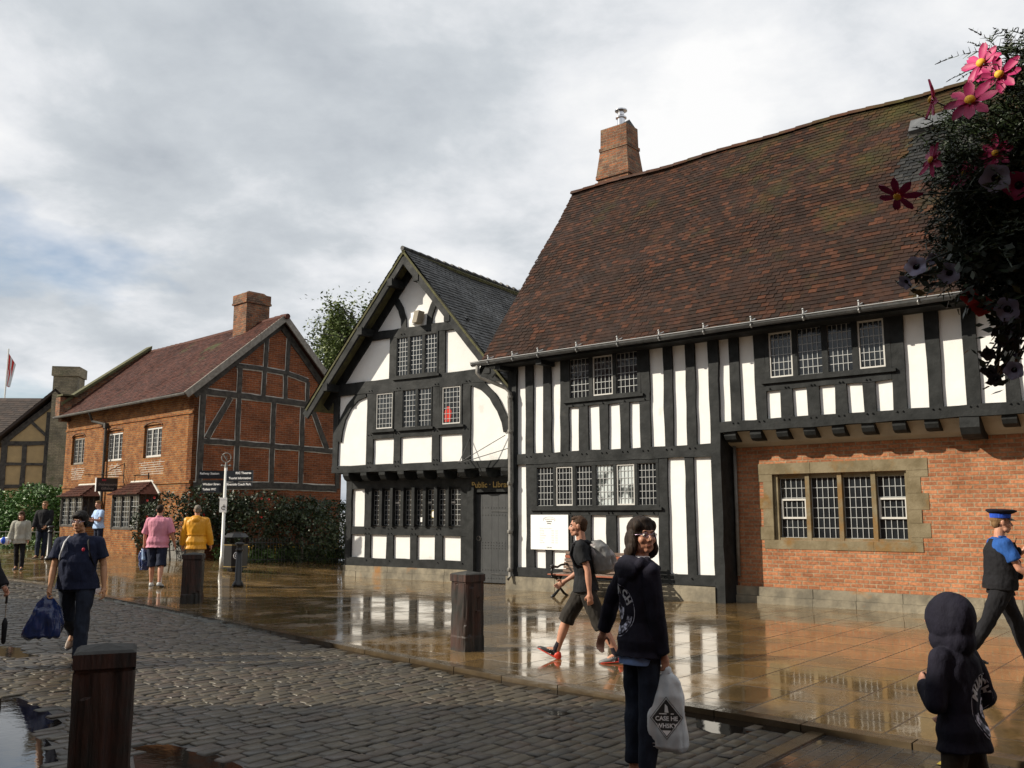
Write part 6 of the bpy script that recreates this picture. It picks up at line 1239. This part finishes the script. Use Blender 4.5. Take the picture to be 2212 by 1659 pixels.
for sn in ('L','R'):
    s,hj,K_,An,fd,fu=J['legs'][sn]; sx=fd.cross(fu); so=An-fu*.088
    mb=MB()
    for side_ in (-1,1):
        for q in range(3):
            c=so+fd*(.035+.022*q)+fu*.035+sx*side_*.0455; mb.add([tuple(c+fd*.012-fu*.022),tuple(c+fd*.020-fu*.022),tuple(c-fd*.002+fu*.024-sx*side_*.008),tuple(c-fd*.010+fu*.024-sx*side_*.008)],[(0,1,2,3)])
    mb.build('shoe_stripes','sock_white',J['t'])
    v,f_=loft([(so+fd*d_+fu*(hh*.5+.001),sx*(w2+.003),fu*(hh*.5+.002)) for d_,w2,hh in [(.03,.041,.072),(.10,.047,.052),(.155,.046,.041),(.2,.033,.03),(.222,.012,.016)]],14,2.5); mb=MB(); mb.add(v,f_); mb.build('toe_cap','shoe_dark' if sn=='R' else 'shoe_grey',J['t'],smooth=True)
    v,f_=loft([(so+fd*d_+fu*(hh*.5+.001),sx*(w2+.004),fu*(hh*.5+.003)) for d_,w2,hh in [(-.079,.020,.04),(-.05,.035,.078),(-.02,.036,.082),(.0,.036,.06)]],14,2.5); mb=MB(); mb.add(v,f_); mb.build('heel_counter','shoe_red',J['t'],smooth=True)
# -- child in hooded top
J=person('child in a black hooded top with the hood up and leopard print trousers',2.17,4.55,-.045,-.50,.86,1.27,lean=3,head=(8,6),skin='skin',hair='hair_black',hstyle='none',
 A={'L':(0,14,118,.85,.9),'R':(-8,24,62,.55,.6)},Lg={'L':(3,5,3,0),'R':(-3,4,3,0)},top=('hoodie','long',.26,.018),bot=('leopard','long',.016),shoe=('shoe_dark','shoe_white'),hood='up',vox=.006,wd=.84)
emblem(J,'MUNICH',J['P'](.30)+Vector((.055,0,0)),(.12,-1,0),.105,1.45)
CJ=J
# -- police support officer
J=person('uniformed officer with flat cap, blue sleeves and black vest striding right',5.45,10.3,0,.985,-.16,1.76,lean=3,head=(-4,-2),skin='skin',hair='hair_sandy',hstyle='short',fat=1.12,wd=1.06,
 A={'R':(20,12,42,.12,.5),'L':(25,8,108,.35,1.0)},Lg={'R':(-27,10,2,-6),'L':(24,6,2,10)},top=('pcso_blue','short',.02,.012),bot=('black_cloth','long',.022),shoe=('shoe_black','shoe_black'),vox=.0065)
b=J['P']; blob('vest',[loft([J['ring'](-.10,.175,.125,.036),J['ring'](.0,.175,.125,.042),J['ring'](.2,.165,.12,.040),J['ring'](.45,.162,.125,.036),J['ring'](.7,.150,.125,.03),J['ring'](.86,.11,.10,.02),J['ring'](.95,.085,.085,.012)])]+[cap_(b(.9)+Vector((s*.1,.0,0)),b(.82)+Vector((s*.12,.07,0)),.04,.045) for s in(-1,1)]+[ell(b(q)+J['Fw']*.17+Vector((sx_,0,0)),(.045,.03,.05)) for q,sx_ in ((.45,-.09),(.45,.07),(.7,-.09),(.72,.09),(.2,.0),(.22,.12))],.007,'black_cloth',J['t'],2,disp=(.006,14,1))
blob('radio',[cap_(b(.86)+J['Fw']*.12+Vector((.07,0,0)),b(.72)+J['Fw']*.16+Vector((.07,0,0)),.026,.026),cap_(b(.86)+J['Fw']*.13+Vector((.09,0,0)),b(1.0)+J['Fw']*.15+Vector((.09,0,0)),.006,.005)],.006,'black_cloth',J['t'],1)
MB().lathe([(.178,-.03),(.182,-.03),(.182,.02),(.178,.02)],20,tuple(b(-.02))).build('belt','black_paint',J['t'])
hp=J['hp']; m3=J['m3']
def capring(z,rx,ry,cy=-.012): return (hp(0,cy,z),(m3@Vector((1,0,0)))*rx,(m3@Vector((0,1,0)))*ry)
mb=MB(); v,f_=loft([capring(.050,.086,.106),capring(.096,.090,.110)],24,2.1); mb.add(v,f_); cpb=mb.build('cap_band','royal',J['t'],smooth=False)
mb=MB(); v,f_=loft([capring(.0965,.088,.108),capring(.11,.11,.135,-.008),capring(.128,.132,.160,-.002),capring(.142,.130,.158,0),capring(.150,.10,.125,0)],24,2.1); mb.add(v,f_); mb.build('cap_crown','hoodie',J['t'],smooth=True)
mb=MB(); Pq=[]; 
for r_,zz in ((0,.056),(.035,.040),(.052,.026)):
    for k in range(9): a=R(25)+R(130)*k/8; Pq.append(tuple(hp(math.cos(a)*(.086+r_*.5),-.012+math.sin(a)*(.106+r_),zz)))
mb.add(Pq,[(i*9+k,i*9+k+1,(i+1)*9+k+1,(i+1)*9+k) for i in range(2) for k in range(8)]); mb.build('cap_peak','shoe_black',J['t'],smooth=True)
mb=MB(); s,sj,El,Wr,f,cu=J['arms']['R']
dr_=(El-sj).normalized(); c=sj+(El-sj)*.55+Vector((.0685,0,0)); fo=Vector((0,1,0))
for q in range(2):
    for i in range(2): p=c-dr_*(q*.014)+fo*(i*.03-.03); mb.add([tuple(p),tuple(p+fo*.024),tuple(p+fo*.024+dr_*.007),tuple(p+dr_*.007)],[(0,1,2,3)])
mb.build('sleeve_mark','white_paint',J['t'])
mb=MB(); c=b(.93)+Vector((.105,0,.045)); mb.box(c.x-.035,c.x+.045,c.y-.03,c.y+.03,c.z-.012,c.z+.006); mb.build('shoulder_badge','pcso_blue',J['t'])
# -- man in navy polo carrying a blue bag
J=person('man in navy polo shirt and jeans walking forward with a blue carrier bag',-5.16,10.95,-.045,.16,-.98,1.78,lean=3,head=(-8,2),skin='skin_tan',hair='hair_black',hstyle='mop',fat=1.24,wd=1.12,
 A={'R':(8,9,6,.04,1.1),'L':(-8,14,18,.02,.55)},Lg={'R':(-24,34,5,-40),'L':(17,5,2,6)},top=('navy_polo','short',.16,.016),bot=('denim','long',.022),shoe=('shoe_brown','shoe_dark'),glasses='glasses',hood='collar',vox=.0065)
b=J['P']; mb=MB(); mb.tube([tuple(b(.95)+Vector((.10,-.07,.02))),tuple(b(.99)+Vector((.115,.02,0))),tuple(b(.8)+Vector((.135,.125,0))),tuple(b(.5)+Vector((.165,.12,0)))],.011,n=6)
RJ=J
def mkb(t):
    blob('pack_body',[loft([(b(.12)-J['Fw']*.20,Vector((.13,0,0)),J['Fw']*.06),(b(.5)-J['Fw']*.22,Vector((.17,0,0)),J['Fw']*.09),(b(.85)-J['Fw']*.18,Vector((.12,0,0)),J['Fw']*.06)],18,2.5)],.01,'black_cloth',t,2)
    for s in (-1,1):
        q=MB(); q.tube([tuple(b(.9)-J['Fw']*.10+Vector((s*.11,0,.02))),tuple(b(1.0)+Vector((s*.115,0,-.005))),tuple(b(.88)+J['Fw']*.125+Vector((s*.13,0,0))),tuple(b(.6)+J['Fw']*.150+Vector((s*.165,0,0))),tuple(b(.35)+J['Fw']*.08+Vector((s*.195,0,0)))],.012,n=6); q.build('strap','strap_grey' if s>0 else 'black_cloth',t,smooth=True)
bagthing('rucksack','black rucksack with a pale strap worn by the man in the navy polo','rucksack',J,mkb)
mb=MB(); c=b(.72)+J['Fw']*.155+Vector((-.09,0,0)); v,f_=ell(c,(.018,.006,.022)); mb.add(v,f_); mb.build('chest_logo','red_ink',J['t'],smooth=True)
s,sj,El,Wr,f,cu=J['arms']['R']; gpn=Wr+f*.09
def mkc(t): plastic(t,gpn,.40,.46,.26,'blue_plastic',ax=Vector((1,.25,0)),tilt=.10,disp=(.05,8,.45)); MB().tube([tuple(gpn+Vector((-.03,0,-.04))),tuple(gpn+Vector((0,0,.015))),tuple(gpn+Vector((.03,0,-.04)))],.010,n=6).build('handle','blue_plastic',t)
bagthing('carrier_bag','dark blue plastic carrier bag held by the man in the navy polo','bag',J,mkc)
# -- man in pink shirt, from behind
x,y=-8.08,20.9; J=person('stout man in pink shirt and navy shorts seen from behind with a jacket in hand',x,y,gz(x,y),-.10,.99,1.86,lean=2,head=(4,0),skin='skin',hair='hair_dkbrown',hstyle='short',fat=1.42,wd=1.06,
 A={'L':(6,17,10,.02,1.0),'R':(-8,20,26,.0,.7)},Lg={'L':(8,5,2,0),'R':(-9,10,3,-8)},top=('pink_shirt','elbow',.24,.022),bot=('navy_short','kneeshort',.03),shoe=('shoe_white','shoe_grey'),sock=('sock_white',.38),hood='collar',vox=.010)
mb=MB(); c=J['P'](.62)-J['Fw']*.165
s,sj,El,Wr,f,cu=J['arms']['L']; g1=Wr+f*.08
bagthing('folded_jacket','blue jacket bundled in the left hand of the man in the pink shirt','jacket',J,lambda t:(blob('cloth',[loft([(g1,Vector((.03,0,0)),Vector((0,.03,0))),(g1+Vector((.0,0,-.12)),Vector((.11,.0,0)),Vector((0,.05,0))),(g1+Vector((.06,0,-.30)),Vector((.17,0,-.03)),Vector((0,.07,0))),(g1+Vector((.03,0,-.50)),Vector((.09,0,0)),Vector((0,.05,0)))],18,2),cap_(g1+Vector((.08,-.02,-.1)),g1+Vector((.38,-.05,-.34)),.05,.03)],.01,'blue_plastic',t,2,disp=(.04,10,.5)),blob('lining',[cap_(g1+Vector((.0,-.06,-.05)),g1+Vector((.03,-.07,-.24)),.028,.045)],.01,'pale_blue',t,2)))
# -- man in yellow jacket, from behind
x,y=-7.25,21.0; J=person('grey-haired man in bright yellow jacket and beige trousers seen from behind',x,y,gz(x,y),-.16,.98,1.86,lean=2,head=(12,2),skin='skin',hair='hair_grey',hstyle='short',fat=1.22,wd=.98,
 A={'L':(2,15,10,.02,.9),'R':(4,16,14,.0,.5)},Lg={'L':(4,4,2,0),'R':(-6,6,3,-6)},top=('yellow_jacket','long',.30,.038),bot=('beige','long',.02),shoe=('shoe_dark','shoe_dark'),hood='collar',vox=.010)
blob('jacket_hood',[ell(J['P'](.98)-J['Fw']*.09,(.13,.05,.06)),ell(J['P'](.88)-J['Fw']*.135,(.10,.035,.07))],.01,'yellow_jacket',J['t'],2)
mb=MB(); q=J['ring'](.30,.155,.112*1.2,.046); v,f_=loft([(q[0]-J['Sp']*.012,q[1],q[2]),(q[0]+J['Sp']*.012,q[1],q[2])],24); mb.add(v,f_); mb.build('waist_seam','yellow_jacket',J['t'])
# -- person in pale blue shirt by the shop door
x,y=-12.75,28.2; J=person('fair-haired person in pale blue t-shirt standing by the brick shop door',x,y,gz(x,y),-.6,-.8,1.72,lean=2,head=(12,-8),skin='skin',hair='hair_sandy',hstyle='short',A={'L':(20,10,80,.35,.6),'R':(16,10,88,.4,.6)},top=('pale_blue','short',.12,.016),bot=('navy_short','long',.015),vox=.011)
# -- dark clad man leaning at the iron bollard
x,y=-14.15,27.6; J=person('man in black jacket, jeans and sunglasses leaning by the iron bollard',x,y,gz(x,y),.12,-.99,1.74,lean=-4,head=(2,-6),skin='skin_tan',hair='hair_sandy',hstyle='short',A={'L':(22,8,30,.30,.6),'R':(14,8,30,.1,.6)},Lg={'R':(22,14,-3,0),'L':(10,4,0,0)},top=('black_cloth','long',.2,.024),bot=('denim','long',.012),shoe=('shoe_brown','shoe_dark'),glasses='black_paint',hood='collar',vox=.011)
# -- girl in pale jacket, far left
x,y=-13.1,24.4; J=person('long-haired girl in pale grey jacket walking at the far left with a bag',x,y,gz(x,y),.25,-.97,1.53,lean=2,head=(4,-8),female=True,skin='skin',hair='hair_brown',hstyle='long',A={'R':(-4,16,30,.02,.6),'L':(4,10,14,.0,.6)},Lg={'L':(6,4,1,0),'R':(-6,10,1,-8)},top=('grey_jacket','long',.30,.034),bot=('black_cloth','long',.01),shoe=('shoe_dark','shoe_dark'),vox=.011)
s,sj,El,Wr,f,cu=J['arms']['R']; g2=Wr+f*.05
bagthing('shoulder_bag','white and blue striped bag tucked under the arm of the long-haired girl','bag',J,lambda t:(blob('bag_body',[ell(g2+Vector((.10,-.03,.02)),(.16,.07,.10))],.01,'white_cloth',t,2,disp=(.02,9,1)),blob('stripe',[ell(g2+Vector((.12,.0,.03)),(.06,.085,.095))],.01,'royal',t,1)))
# -- person cut by the left edge
x,y=-6.15,10.45; J=person('person in dark sleeves at the left edge holding a folded umbrella',x,y,-.045,.9,-.4,1.72,lean=2,head=(0,0),skin='skin',hair='hair_dkbrown',hstyle='short',A={'L':(14,12,22,.0,1.0),'R':(-8,8,14,.0,.6)},Lg={'L':(10,6,1,0),'R':(-10,10,1,-8)},top=('black_cloth','long',.2,.026),bot=('black_cloth','long',.012),vox=.009)
blob('red_scarf',[cap_(J['P'](.86)+Vector((-.10,.05,.02)),J['P'](.62)+Vector((-.12,.13,0)),.05,.04)],.008,'red_cloth',J['t'],2)
s,sj,El,Wr,f,cu=J['arms']['L']; q=Wr-f*.01; v,f_=cap_(q-f*.012,q+f*.012,.034,.034,flat=(1,1)); mb=MB(); mb.add(v,f_); mb.build('wristwatch','strap_grey',J['t'])
g3=Wr+f*.085
bagthing('umbrella','folded black umbrella hanging from the hand of the person at the left edge','umbrella',J,lambda t:(MB().tube([tuple(g3+Vector((0,0,.06))),tuple(g3+Vector((0,0,-.12)))],.013,n=8).build('handle','black_paint',t),MB().tube([tuple(g3+Vector((0,0,-.10))),tuple(g3+Vector((0,0,-.28)))],.005,n=6).build('shaft','steel',t),MB().tube([tuple(g3+Vector((0,0,-.28))),tuple(g3+Vector((0,0,-.34))),tuple(g3+Vector((0,0,-.55))),tuple(g3+Vector((0,0,-.57)))],[.012,.032,.024,.008],n=10).build('canopy','black_cloth',t,smooth=True)))
